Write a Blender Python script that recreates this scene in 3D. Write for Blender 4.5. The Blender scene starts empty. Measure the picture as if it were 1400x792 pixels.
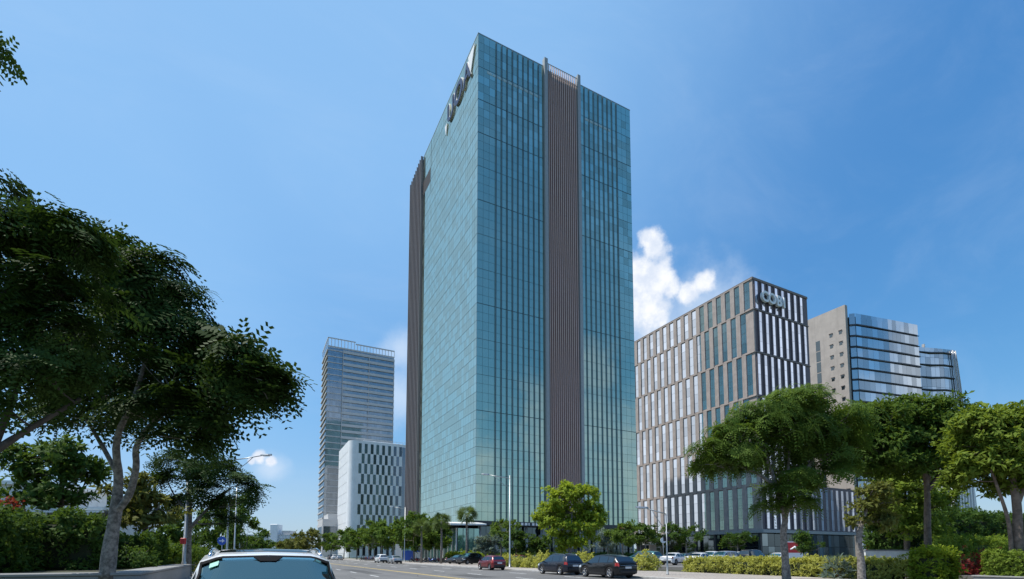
import bpy, bmesh, math, random
import numpy as np
from mathutils import Vector, Matrix

C = bpy.context.scene.collection
rad = math.radians

# ------------------------------------------------------------------ camera
# World axes: +Y runs along the road, +X runs across it to the right.  Camera at the road's edge.
F, PX0, PY0, PITCH, YAW = 693.0, 700.0, 703.5, rad(4.5), rad(27.25)
CAM = Vector((0, 0, 1.65))
FWD = Vector((math.sin(YAW) * math.cos(PITCH), math.cos(YAW) * math.cos(PITCH), math.sin(PITCH)))
RGT = Vector((math.cos(YAW), -math.sin(YAW), 0))
UPV = RGT.cross(FWD)
cam_d = bpy.data.cameras.new('camera')
cam = bpy.data.objects.new('camera', cam_d); C.objects.link(cam)
cam_d.sensor_width = 36; cam_d.lens = 36 * F / 1400
cam_d.shift_y = (PY0 - 396) / 1400
cam_d.clip_start = 0.1; cam_d.clip_end = 20000
cam.matrix_world = Matrix.Translation(CAM) @ Matrix((RGT, UPV, -FWD)).transposed().to_4x4()
bpy.context.scene.camera = cam

def ray(px, py):
    return FWD + RGT * ((px - PX0) / F) + UPV * ((PY0 - py) / F)
def P(px, py, D):                 # the place D metres ahead that is seen at a pixel of the 1400x792 photograph
    r = ray(px, py)
    return CAM + r * (D / math.hypot(r.x, r.y) / (1 / math.hypot(r.x, r.y)) / (r.x * math.sin(YAW) + r.y * math.cos(YAW)))
def G(px, D, z=0.0):              # ground place D metres ahead in the pixel column px (near the horizon)
    p = P(px, 758, D); return Vector((p.x, p.y, z))
def GN(px, n, z=0.0):             # ground place in the pixel column px with road offset n
    r = ray(px, 758); k = n / r.x; return Vector((n, r.y * k, z))

# ------------------------------------------------------------------ light
SUN_AZ, SUN_EL = rad(-64), rad(63.5)          # azimuth from +Y, clockwise positive
sunv = Vector((math.sin(SUN_AZ) * math.cos(SUN_EL), math.cos(SUN_AZ) * math.cos(SUN_EL), math.sin(SUN_EL)))
sd = bpy.data.lights.new('sun', 'SUN'); sd.energy = 3.8; sd.angle = rad(0.53); sd.color = (1, 0.955, 0.88)
so = bpy.data.objects.new('sun', sd); C.objects.link(so)
so.rotation_euler = sunv.to_track_quat('Z', 'Y').to_euler(); so.location = (0, 0, 200)

sc = bpy.context.scene
sc.view_settings.view_transform = 'Standard'; sc.view_settings.look = 'None'
sc.view_settings.exposure = 0.42; sc.view_settings.gamma = 1.0; sc.view_settings.use_curve_mapping = False
sc.cycles.max_bounces = 8; sc.cycles.transparent_max_bounces = 12; sc.cycles.use_denoising = True
sc.cycles.glossy_bounces = 5; sc.cycles.diffuse_bounces = 3; sc.cycles.transmission_bounces = 6
sc.cycles.sample_clamp_indirect = 8

class NT:
    """small helper to wire nodes"""
    def __init__(s, tree): s.t = tree
    def n(s, typ, ins=None, **kw):
        nd = s.t.nodes.new(typ)
        for k, v in kw.items(): setattr(nd, k, v)
        for k, v in (ins or {}).items():
            sk = nd.inputs[k]
            if hasattr(v, 'is_output') or isinstance(v, bpy.types.NodeSocket): s.t.links.new(v, sk)
            else: sk.default_value = v
        return nd
    def m(s, op, a, b=None, c=None):
        ins = {0: a}
        if b is not None: ins[1] = b
        if c is not None: ins[2] = c
        return s.n('ShaderNodeMath', ins, operation=op).outputs[0]
    def vm(s, op, a, b=None):
        ins = {0: a}
        if b is not None: ins[1] = b
        return s.n('ShaderNodeVectorMath', ins, operation=op)
    def mix(s, f, a, b):
        nd = s.n('ShaderNodeMix', data_type='RGBA')
        for k, v in ((0, f), (6, a), (7, b)):
            if isinstance(v, bpy.types.NodeSocket): s.t.links.new(v, nd.inputs[k])
            else: nd.inputs[k].default_value = v
        return nd.outputs[2]
    def mr(s, v, a, b, c=0.0, d=1.0, smooth=True):
        return s.n('ShaderNodeMapRange', {0: v, 1: a, 2: b, 3: c, 4: d}, interpolation_type='SMOOTHSTEP' if smooth else 'LINEAR').outputs[0]

def build_world():
    w = bpy.data.worlds.new('World'); sc.world = w; w.use_nodes = True
    t = w.node_tree; t.nodes.clear(); N = NT(t)
    d = N.n('ShaderNodeTexCoord').outputs['Generated']
    sky = N.n('ShaderNodeTexSky', sky_type='NISHITA', sun_disc=False, sun_elevation=SUN_EL, sun_rotation=SUN_AZ,
              altitude=0, air_density=1.0, dust_density=0.8, ozone_density=2.0)
    noise = N.n('ShaderNodeTexNoise', {'Vector': d, 'Scale': 21.0, 'Detail': 9.0, 'Roughness': 0.6}, noise_dimensions='3D').outputs[0]
    def field(blobs):
        cur = None
        for (v, r) in blobs:
            dist = N.vm('DISTANCE', d, tuple(v)).outputs['Value']
            val = N.m('MULTIPLY_ADD', dist, -1.0 / r, 1.0)
            cur = val if cur is None else N.m('SMOOTH_MAX', cur, val, 0.15)
        return cur
    def dirp(px, py, rp):
        r = ray(px, py); L = r.length
        return (r.normalized(), rp / F / L)
    def azel(az, el, r):
        az, el = rad(az), rad(el)
        return (Vector((math.sin(az) * math.cos(el), math.cos(az) * math.cos(el), math.sin(el))), r)
    # crisp cumulus beside the tower, and one behind the camera that the tower's glass mirrors
    crisp = [dirp(*b) for b in ((893, 338, 32), (872, 372, 48), (905, 380, 36), (884, 328, 24), (963, 385, 22), (940, 400, 24), (918, 392, 26),
                                (878, 420, 56), (354, 624, 16), (370, 630, 12), (344, 629, 9))]
    mirrored = [azel(a, e, r) for a, e, r in ((146, 14, .17), (138, 11, .16), (160, 9, .16), (128, 9, .14), (172, 12, .15), (144, 20, .09), (118, 6, .12), (185, 7, .13))]
    f1 = field(crisp)
    f1n = N.m('MULTIPLY_ADD', N.m('SUBTRACT', noise, 0.5), 1.5, f1)
    a1 = N.mr(f1n, 0.2, 0.68)
    f3n = N.m('MULTIPLY_ADD', N.m('SUBTRACT', noise, 0.5), 1.1, field(mirrored))
    a1 = N.m('MAXIMUM', a1, N.m('MULTIPLY', N.mr(f3n, 0.15, 0.75), 0.36))
    bright = [azel(-46, 10, .36), azel(-52, 24, .30), azel(122, 14, .28)]  # unseen clouds added so the neighbour's windows mirror white
    a4 = N.m('MULTIPLY', N.mr(N.m('MULTIPLY_ADD', N.m('SUBTRACT', noise, 0.5), 0.5, field(bright)), 0.0, 0.5), 0.85)
    mpw = N.n('ShaderNodeMapping', {'Vector': d, 'Rotation': (0.3, 0.5, 0.4), 'Scale': (1.6, 4.5, 5.0)}).outputs[0]
    wn = N.n('ShaderNodeTexNoise', {'Vector': mpw, 'Scale': 1.7, 'Detail': 7.0, 'Roughness': 0.62, 'Distortion': 0.6}).outputs[0]
    a5 = N.m('MULTIPLY', N.mr(wn, 0.4, 0.85), 0.10)
    soft = [dirp(*b) for b in ((890, 470, 130), (545, 540, 60), (548, 480, 40), (960, 430, 90), (370, 640, 30))]
    soft += [azel(112, 26, .26)]  # another unseen cloud, added to brighten the reflections in the glass strips
    f2n = N.m('MULTIPLY_ADD', N.m('SUBTRACT', noise, 0.5), 0.9, field(soft))
    a2 = N.m('MULTIPLY', N.mr(f2n, 0.0, 1.0), 0.62)
    # body of the cloud: thick parts a little greyer than rims
    shade = N.n('ShaderNodeTexNoise', {'Vector': N.vm('ADD', d, tuple(sunv * 0.02)).outputs[0], 'Scale': 30.0, 'Detail': 6.0, 'Roughness': 0.6}).outputs[0]
    ccol = N.mix(N.mr(shade, 0.35, 0.65), (3.7, 4.1, 4.8, 1), (5.0, 5.1, 5.3, 1))
    # slightly richer blue than the bare model
    hs = N.n('ShaderNodeHueSaturation', {'Hue': 0.5, 'Saturation': 1.28, 'Value': 1.0, 'Color': sky.outputs[0]}).outputs[0]
    lum = N.vm('DOT_PRODUCT', hs, (0.2, 0.5, 0.3)).outputs['Value']
    sc_ = N.vm('MULTIPLY', hs, (0.88, 1.05, 1.03)); hs2 = N.vm('SCALE', sc_.outputs[0])
    t.links.new(N.m('MULTIPLY', N.m('POWER', lum, -0.42), 1.22), hs2.inputs['Scale'])
    dz = N.n('ShaderNodeSeparateXYZ', {0: d}).outputs[2]
    hs = N.vm('MULTIPLY', hs2.outputs[0], N.mix(N.mr(dz, 0.0, 0.3), (0.94, 0.89, 1.07, 1), (1, 1, 1, 1))).outputs[0]
    veil = [azel(-25, 28, .75), azel(8, 52, .7), azel(-60, 30, .7)]
    a6 = N.m('MULTIPLY', N.mr(field(veil), -0.15, 0.7), 0.72)
    hs = N.mix(a6, hs, (1.62, 3.0, 4.8, 1))
    hs = N.mix(N.m('MULTIPLY', N.mr(dz, 0.26, -0.02), 0.6), hs, (2.35, 3.15, 4.1, 1))
    c = N.mix(a5, hs, (3.4, 4.1, 5.0, 1))
    c = N.mix(a2, c, (3.6, 4.2, 5.0, 1))
    c = N.mix(a4, c, (4.6, 4.9, 5.3, 1))
    c = N.mix(a1, c, ccol)
    bg = N.n('ShaderNodeBackground', {'Color': c, 'Strength': 0.15})
    out = N.n('ShaderNodeOutputWorld'); t.links.new(bg.outputs[0], out.inputs[0])
build_world()

# ------------------------------------------------------------------ materials
MATS = {}
def principled(name, col, rough=0.6, metal=0.0, spec=0.5, var=0.0, vscale=3.0, bump=0.0, bscale=20.0, coat=0.0, col2=None, tone=False, stain=0.0):
    m = bpy.data.materials.new(name); m.use_nodes = True
    t = m.node_tree; N = NT(t); b = t.nodes['Principled BSDF']
    b.inputs['Roughness'].default_value = rough; b.inputs['Metallic'].default_value = metal
    b.inputs['Specular IOR Level'].default_value = spec; b.inputs['Coat Weight'].default_value = coat
    b.inputs['Coat Roughness'].default_value = 0.03
    c4 = (*col, 1); b.inputs['Base Color'].default_value = c4
    oc = N.n('ShaderNodeTexCoord').outputs['Object']
    if var or col2:
        nz = N.n('ShaderNodeTexNoise', {'Vector': oc, 'Scale': vscale, 'Detail': 6.0, 'Roughness': 0.65}).outputs[0]
        lo = (*(col2 or [x * (1 - var) for x in col]), 1); hi = c4 if col2 else (*[min(1, x * (1 + var)) for x in col], 1)
        cc = N.mix(N.mr(nz, 0.33, 0.67), lo, hi)
        if stain:
            mp = N.n('ShaderNodeMapping', {'Vector': oc, 'Scale': (1.2, 1.2, 0.06)}).outputs[0]
            st = N.n('ShaderNodeTexNoise', {'Vector': mp, 'Scale': 1.0, 'Detail': 5.0}).outputs[0]
            cc = N.mix(N.m('MULTIPLY', N.mr(st, 0.5, 0.75), stain), cc, (*[x * 0.45 for x in col], 1))
        t.links.new(cc, b.inputs['Base Color'])
    if tone:
        at = N.n('ShaderNodeAttribute', attribute_name='tone').outputs['Fac']
        t.links.new(N.mix(at, (*(col2 or col), 1), c4), b.inputs['Base Color'])
    if bump:
        bz = N.n('ShaderNodeTexNoise', {'Vector': oc, 'Scale': bscale, 'Detail': 5.0}).outputs[0]
        bp = N.n('ShaderNodeBump', {'Height': bz, 'Strength': bump, 'Distance': 0.02})
        t.links.new(bp.outputs[0], b.inputs['Normal'])
    MATS[name] = m
    return m

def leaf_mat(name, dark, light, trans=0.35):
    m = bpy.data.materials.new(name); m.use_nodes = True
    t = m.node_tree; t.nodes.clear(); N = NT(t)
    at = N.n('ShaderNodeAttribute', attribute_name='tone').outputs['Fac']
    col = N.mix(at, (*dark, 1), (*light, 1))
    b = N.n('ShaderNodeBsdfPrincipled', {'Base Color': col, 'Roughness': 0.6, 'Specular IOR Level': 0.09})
    tcol = N.mix(0.5, col, (light[0] * 1.6, light[1] * 1.5, light[2] * 0.5, 1))
    tr = N.n('ShaderNodeBsdfTranslucent', {'Color': tcol})
    mx = N.n('ShaderNodeMixShader', {0: trans, 1: b.outputs[0], 2: tr.outputs[0]})
    o = N.n('ShaderNodeOutputMaterial'); t.links.new(mx.outputs[0], o.inputs[0])
    MATS[name] = m
    return m

def mirror_glass(name, tint, body, refl=0.7, rough=0.03, tonevar=0.25, wob=0.0, wscale=0.4):
    """coated facade glass: a tinted mirror coat over a coloured body"""
    m = bpy.data.materials.new(name); m.use_nodes = True
    t = m.node_tree; t.nodes.clear(); N = NT(t)
    at = N.n('ShaderNodeAttribute', attribute_name='tone').outputs['Fac']
    k = N.m('MULTIPLY_ADD', at, tonevar, 1 - tonevar)
    tc = N.vm('SCALE', tint); t.links.new(k, tc.inputs['Scale'])
    bc = N.vm('SCALE', body); t.links.new(k, bc.inputs['Scale'])
    g = N.n('ShaderNodeBsdfGlossy', {'Color': tc.outputs[0], 'Roughness': rough})
    d = N.n('ShaderNodeBsdfDiffuse', {'Color': bc.outputs[0]})
    if wob:
        oc = N.n('ShaderNodeTexCoord').outputs['Object']
        nz = N.n('ShaderNodeTexNoise', {'Vector': oc, 'Scale': wscale, 'Detail': 2.0}).outputs[0]
        bp = N.n('ShaderNodeBump', {'Height': nz, 'Strength': wob, 'Distance': 0.05})
        t.links.new(bp.outputs[0], g.inputs['Normal'])
    lw = N.n('ShaderNodeLayerWeight', {'Blend': 0.25}).outputs['Fresnel']
    fac = N.m('MINIMUM', N.m('MULTIPLY_ADD', lw, 0.5, refl), 0.95)
    mx = N.n('ShaderNodeMixShader', {0: fac, 1: d.outputs[0], 2: g.outputs[0]})
    o = N.n('ShaderNodeOutputMaterial'); t.links.new(mx.outputs[0], o.inputs[0])
    MATS[name] = m
    return m

def ground_mat(name, c1, c2, kind):
    m = bpy.data.materials.new(name); m.use_nodes = True
    t = m.node_tree; N = NT(t); b = t.nodes['Principled BSDF']; b.inputs['Roughness'].default_value = 0.85
    oc = N.n('ShaderNodeTexCoord').outputs['Object']
    big = N.n('ShaderNodeTexNoise', {'Vector': oc, 'Scale': 0.12, 'Detail': 6.0, 'Roughness': 0.6}).outputs[0]
    fine = N.n('ShaderNodeTexNoise', {'Vector': oc, 'Scale': 9.0, 'Detail': 6.0, 'Roughness': 0.7}).outputs[0]
    col = N.mix(N.mr(big, 0.3, 0.7), (*c1, 1), (*c2, 1))
    col = N.mix(N.m('MULTIPLY', N.mr(fine, 0.3, 0.7), 0.35), col, (*[x * 0.6 for x in c1], 1))
    if kind == 'road':
        mp = N.n('ShaderNodeMapping', {'Vector': oc, 'Scale': (0.55, 0.012, 1)}).outputs[0]
        tr = N.n('ShaderNodeTexNoise', {'Vector': mp, 'Scale': 2.0, 'Detail': 3.0}).outputs[0]
        col = N.mix(N.m('MULTIPLY', N.mr(tr, 0.45, 0.7), 0.4), col, (*[x * 0.62 for x in c1], 1))
        vor = N.n('ShaderNodeTexVoronoi', {'Vector': oc, 'Scale': 0.25}, feature='DISTANCE_TO_EDGE').outputs['Distance']
        col = N.mix(N.m('MULTIPLY', N.mr(vor, 0.012, 0.004), 0.6), col, (0.02, 0.02, 0.02, 1))
    if kind == 'paver':
        br = N.n('ShaderNodeTexBrick', {'Vector': oc, 'Scale': 1.0, 'Mortar Size': 0.012, 'Brick Width': 0.4, 'Row Height': 0.2,
                                        'Color1': (1, 1, 1, 1), 'Color2': (.82, .8, .78, 1), 'Mortar': (.5, .48, .45, 1)})
        mm = N.n('ShaderNodeMix', data_type='RGBA', blend_type='MULTIPLY'); mm.inputs[0].default_value = 0.8
        t.links.new(col, mm.inputs[6]); t.links.new(br.outputs[0], mm.inputs[7]); col = mm.outputs[2]
    t.links.new(col, b.inputs['Base Color'])
    bp = N.n('ShaderNodeBump', {'Height': fine, 'Strength': 0.3, 'Distance': 0.02}); t.links.new(bp.outputs[0], b.inputs['Normal'])
    MATS[name] = m
    return m

ground_mat('asphalt', (.135, .131, .127), (.19, .185, .178), 'road')
ground_mat('patch_asphalt', (.07, .068, .066), (.09, .088, .085), 'plain')
ground_mat('paver', (.44, .40, .36), (.36, .33, .30), 'paver')
ground_mat('lot', (.16, .155, .15), (.22, .21, .2), 'plain')
ground_mat('lawn', (.05, .075, .025), (.085, .10, .04), 'plain')
ground_mat('soil', (.06, .05, .035), (.05, .07, .03), 'plain')
ground_mat('concrete', (.30, .30, .295), (.24, .24, .235), 'plain')
principled('kerbstone', (.42, .41, .39), .8, var=.15, vscale=1.5)
principled('paint_white', (.72, .72, .70), .6, var=.2, vscale=4)
principled('paint_yellow', (.62, .44, .12), .6, var=.25, vscale=4)
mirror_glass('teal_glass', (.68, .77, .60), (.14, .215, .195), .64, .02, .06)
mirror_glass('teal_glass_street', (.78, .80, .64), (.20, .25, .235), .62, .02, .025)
mirror_glass('podium_glass', (.55, .8, .75), (.10, .25, .23), .45, .04, .3)
principled('mullion', (.05, .085, .09), .45, .3)
principled('fin_dark', (.035, .045, .055), .4, .2)
principled('fin_lit_edge', (.28, .36, .38), .35, .5)
principled('pylon_grey', (.33, .35, .35), .5, .1, var=.1)
principled('screen_back', (.20, .095, .08), .7, var=.2)
principled('louvre_tan', (.70, .52, .46), .5, .1, var=.08)
principled('louvre_grey', (.23, .21, .205), .5, .1, var=.1)
principled('dark_trim', (.01, .01, .011), .8, spec=.1)
principled('dark_void', (.012, .012, .014), .7)
principled('white_sign', (.8, .8, .8), .45)
principled('navy_letter', (.02, .025, .07), .35)
principled('light_strip', (.42, .56, .58), .5)
principled('coping', (.30, .36, .36), .4, .4)
principled('canopy_white', (.74, .75, .73), .5, var=.06)
principled('tan_stone', (.40, .345, .32), .65, var=.1, vscale=.6, bump=.1, stain=.25)
principled('tan_seam', (.2, .17, .155), .7)
mirror_glass('silver_glass', (.88, .91, .95), (.12, .14, .15), .78, .025, .26)
mirror_glass('strip_glass', (.80, .86, .98), (.10, .11, .13), .75, .05, .12)
mirror_glass('dark_glass', (.35, .42, .45), (.012, .02, .024), .35, .04, .3)
principled('letter_white', (.8, .82, .82), .4)
principled('shaded_tan', (.13, .105, .115), .6, var=.1, vscale=.6)  # tan stone darkened for the sunless side: shade put into the colour
principled('core_stone', (.42, .375, .335), .75, var=.09, vscale=.25, stain=.2)
mirror_glass('blue_glass', (.68, .72, .74), (.13, .155, .17), .60, .05, .16)
principled('band_dark', (.03, .04, .05), .4, .2)
principled('slab_band', (.54, .53, .52), .6, var=.08)
mirror_glass('slate_glass', (.60, .64, .68), (.17, .185, .20), .5, .06, .2)
principled('white_clad', (.82, .83, .84), .5, var=.05, vscale=.3, stain=.12)
mirror_glass('window_grey', (.42, .46, .50), (.05, .06, .07), .4, .06, .6)
principled('house_white', (.72, .72, .70), .7, var=.08, stain=.2)
principled('roof_red', (.30, .09, .06), .7, var=.2)
mirror_glass('far_glass', (.6, .72, .85), (.10, .15, .2), .5, .1, .2)
principled('bark_grey', (.20, .18, .16), .9, var=.5, vscale=7, bump=.6, bscale=14)
principled('bark_dark', (.06, .05, .042), .9, var=.4, vscale=4, bump=.6, bscale=14)
principled('bark_brown', (.15, .115, .09), .9, var=.35, vscale=4, bump=.6, bscale=14)
leaf_mat('leaf_dark', (.017, .038, .009), (.058, .105, .022), .2)
leaf_mat('leaf_mid', (.045, .09, .015), (.13, .20, .035), .34)
leaf_mat('leaf_lime', (.15, .23, .02), (.32, .40, .05), .38)
leaf_mat('leaf_fresh', (.07, .12, .016), (.21, .28, .045), .36)
leaf_mat('leaf_yellow', (.24, .27, .045), (.50, .50, .15), .38)
leaf_mat('leaf_street', (.035, .08, .018), (.11, .18, .036), .32)
leaf_mat('leaf_olive', (.08, .10, .025), (.18, .19, .05), .32)
leaf_mat('leaf_silver', (.12, .17, .15), (.22, .28, .26), .3)
leaf_mat('leaf_hedge', (.09, .15, .02), (.24, .33, .055), .38)
leaf_mat('leaf_red', (.22, .03, .03), (.40, .08, .07), .3)
leaf_mat('leaf_palm', (.05, .09, .025), (.14, .19, .06), .3)
principled('hedge_core', (.022, .032, .012), .9)
principled('galvanised', (.42, .44, .44), .4, .6, var=.1)
principled('lens_glass', (.7, .72, .72), .25)
principled('tyre_rubber', (.018, .018, .019), .85)
principled('rim_metal', (.5, .5, .51), .28, .85)
principled('plastic_black', (.02, .02, .022), .5)
mirror_glass('car_glass', (.55, .62, .66), (.008, .012, .014), .22, .015, 0)
def clear_screen():
    m = bpy.data.materials.new('clear_screen'); m.use_nodes = True
    t = m.node_tree; t.nodes.clear(); N = NT(t)
    g = N.n('ShaderNodeBsdfGlossy', {'Color': (.50, .72, .70, 1), 'Roughness': .02})
    tr = N.n('ShaderNodeBsdfTransparent', {'Color': (.42, .62, .60, 1)})
    lw = N.n('ShaderNodeLayerWeight', {'Blend': 0.35}).outputs['Fresnel']
    mx = N.n('ShaderNodeMixShader', {0: N.m('MINIMUM', N.m('MULTIPLY_ADD', lw, 0.7, 0.34), .9), 1: tr.outputs[0], 2: g.outputs[0]})
    o = N.n('ShaderNodeOutputMaterial'); t.links.new(mx.outputs[0], o.inputs[0]); MATS['clear_screen'] = m
clear_screen()
principled('seat_grey', (.30, .28, .25), .7, var=.1)
mirror_glass('windscreen', (.44, .64, .60), (.02, .045, .045), .5, .02, 0)
principled('lamp_red', (.35, .015, .012), .15, coat=1)
principled('lamp_clear', (.75, .77, .78), .12, .2, coat=1)
principled('plate_white', (.75, .76, .78), .5)
principled('chrome', (.62, .62, .63), .12, 1.0)
principled('sign_red', (.55, .03, .035), .5)
principled('sign_blue', (.03, .10, .45), .5)
principled('sticker_green', (.10, .45, .32), .5)
principled('seat_black', (.025, .024, .024), .55)
principled('stone_brown', (.26, .22, .18), .8, var=.2)
def paint(name, col, metal=0.3):
    return principled(name, col, .3, metal, spec=.35, coat=.6) if name not in MATS else MATS[name]
paint('paint_black', (.008, .009, .011)); paint('paint_ruby', (.17, .014, .018)); paint('paint_pearl', (.74, .75, .75), .1)
paint('paint_silver', (.48, .49, .5), .7); paint('paint_navy', (.012, .016, .03)); paint('paint_charcoal', (.05, .052, .055))
paint('paint_teal', (.03, .12, .13)); paint('paint_blue', (.03, .07, .25)); paint('paint_orange', (.45, .12, .04))

# ------------------------------------------------------------------ mesh helpers
class MB:
    def __init__(s): s.v = []; s.f = []; s.tone = []; s.sm = []
    def add(s, vs, fs, tone=1.0, smooth=False):
        o = len(s.v); s.v += [tuple(p) for p in vs]
        for f in fs: s.f.append([i + o for i in f]); s.tone.append(tone); s.sm.append(smooth)
    def quad(s, a, b, c, d, tone=1.0): s.add([a, b, c, d], [(0, 1, 2, 3)], tone)
    def box(s, x0, x1, y0, y1, z0, z1, tone=1.0, bev=0.0):
        if bev:
            b = min(bev, (x1 - x0) * .45, (y1 - y0) * .45, (z1 - z0) * .45)
            pl = [(x0 + b, y0), (x1 - b, y0), (x1, y0 + b), (x1, y1 - b), (x1 - b, y1), (x0 + b, y1), (x0, y1 - b), (x0, y0 + b)]
            cx, cy = (x0 + x1) / 2, (y0 + y1) / 2
            ins = [(cx + (x - cx) * (1 - 2 * b / (x1 - x0)), cy + (y - cy) * (1 - 2 * b / (y1 - y0))) for x, y in pl]
            rings = [[(x, y, z0) for x, y in ins], [(x, y, z0 + b) for x, y in pl], [(x, y, z1 - b) for x, y in pl], [(x, y, z1) for x, y in ins]]
            s.loft(rings, tone=tone); return
        v = [(x0, y0, z0), (x1, y0, z0), (x1, y1, z0), (x0, y1, z0), (x0, y0, z1), (x1, y0, z1), (x1, y1, z1), (x0, y1, z1)]
        s.add(v, [(0, 3, 2, 1), (4, 5, 6, 7), (0, 1, 5, 4), (1, 2, 6, 5), (2, 3, 7, 6), (3, 0, 4, 7)], tone)
    def loft(s, rings, caps=True, closed=True, tone=1.0, smooth=False):
        n = len(rings[0]); o = len(s.v)
        for r in rings: s.v += [tuple(p) for p in r]
        for i in range(len(rings) - 1):
            for j in range(n if closed else n - 1):
                a, b = o + i * n + j, o + i * n + (j + 1) % n
                s.f.append([a, b, b + n, a + n]); s.tone.append(tone); s.sm.append(smooth)
        if caps:
            s.f.append([o + j for j in range(n)][::-1]); s.tone.append(tone); s.sm.append(False)
            k = o + (len(rings) - 1) * n
            s.f.append([k + j for j in range(n)]); s.tone.append(tone); s.sm.append(False)
    def tube(s, pts, rs, n=8, caps=True, smooth=True, tone=1.0):
        pts = [Vector(p) for p in pts]; rings = []
        if not hasattr(rs, '__len__'): rs = [rs] * len(pts)
        ref = None
        for i, p in enumerate(pts):
            d = (pts[min(i + 1, len(pts) - 1)] - pts[max(i - 1, 0)])
            if d.length < 1e-6: d = Vector((0, 0, 1))
            d.normalize()
            if ref is None:
                ref = Vector((1, 0, 0)) if abs(d.x) < .9 else Vector((0, 1, 0))
            a = (ref - d * ref.dot(d)).normalized(); b = d.cross(a); ref = a
            rings.append([p + (a * math.cos(2 * math.pi * k / n) + b * math.sin(2 * math.pi * k / n)) * rs[i] for k in range(n)])
        s.loft(rings, caps, True, tone, smooth)
    def lathe(s, prof, centre=(0, 0, 0), axis='z', n=20, smooth=True, closed_prof=False):
        c = Vector(centre); rings = []
        for (r, h) in prof:
            ring = []
            for k in range(n):
                a = 2 * math.pi * k / n; u, v = r * math.cos(a), r * math.sin(a)
                ring.append(c + (Vector((u, v, h)) if axis == 'z' else Vector((u, h, -v)) if axis == 'y' else Vector((h, u, v))))
            rings.append(ring)
        if closed_prof: rings.append(rings[0])
        s.loft(rings, not closed_prof, True, 1.0, smooth)
    def prism(s, poly, z0, z1, tone=1.0):
        s.loft([[(x, y, z0) for x, y in poly], [(x, y, z1) for x, y in poly]], tone=tone)
    def build(s, name, mat, parent=None, bevel=0.0):
        me = bpy.data.meshes.new(name); me.from_pydata(s.v, [], s.f)
        me.polygons.foreach_set('use_smooth', s.sm)
        at = me.attributes.new('tone', 'FLOAT', 'FACE'); at.data.foreach_set('value', s.tone)
        me.materials.append(MATS[mat]); me.update()
        bm = bmesh.new(); bm.from_mesh(me); bmesh.ops.recalc_face_normals(bm, faces=bm.faces); bm.to_mesh(me); bm.free()
        o = bpy.data.objects.new(name, me); C.objects.link(o)
        if parent is not None: o.parent = parent
        return o

def quads_obj(name, V, tone, mat, parent=None, tris=False):
    """V: (n,4,3) array of loose leaf faces"""
    n = len(V); me = bpy.data.meshes.new(name)
    me.vertices.add(n * 4); me.vertices.foreach_set('co', V.reshape(-1).astype(np.float32))
    me.loops.add(n * 4); me.loops.foreach_set('vertex_index', np.arange(n * 4, dtype=np.int32))
    me.polygons.add(n); me.polygons.foreach_set('loop_start', np.arange(0, n * 4, 4, dtype=np.int32))
    at = me.attributes.new('tone', 'FLOAT', 'FACE'); at.data.foreach_set('value', tone.astype(np.float32))
    me.update(calc_edges=True); me.materials.append(MATS[mat])
    o = bpy.data.objects.new(name, me); C.objects.link(o)
    if parent is not None: o.parent = parent
    return o

def tag(o, label=None, cat=None, group=None, kind=None):
    if label: o['label'] = label
    if cat: o['category'] = cat
    if group: o['group'] = group
    if kind: o['kind'] = kind
    return o
def thing(name, label, cat, loc=(0, 0, 0), rz=0.0, group=None):
    o = bpy.data.objects.new(name, None); C.objects.link(o); o.empty_display_size = .2
    o.location = loc; o.rotation_euler = (0, 0, rz)
    return tag(o, label, cat, group)
def struct(name, mb, mat):
    return tag(mb.build(name, mat), kind='structure')
def copy_tree(o, parent=None):
    c = o.copy(); C.objects.link(c)
    if parent is not None: c.parent = parent
    for ch in o.children: copy_tree(ch, c)
    return c

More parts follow.
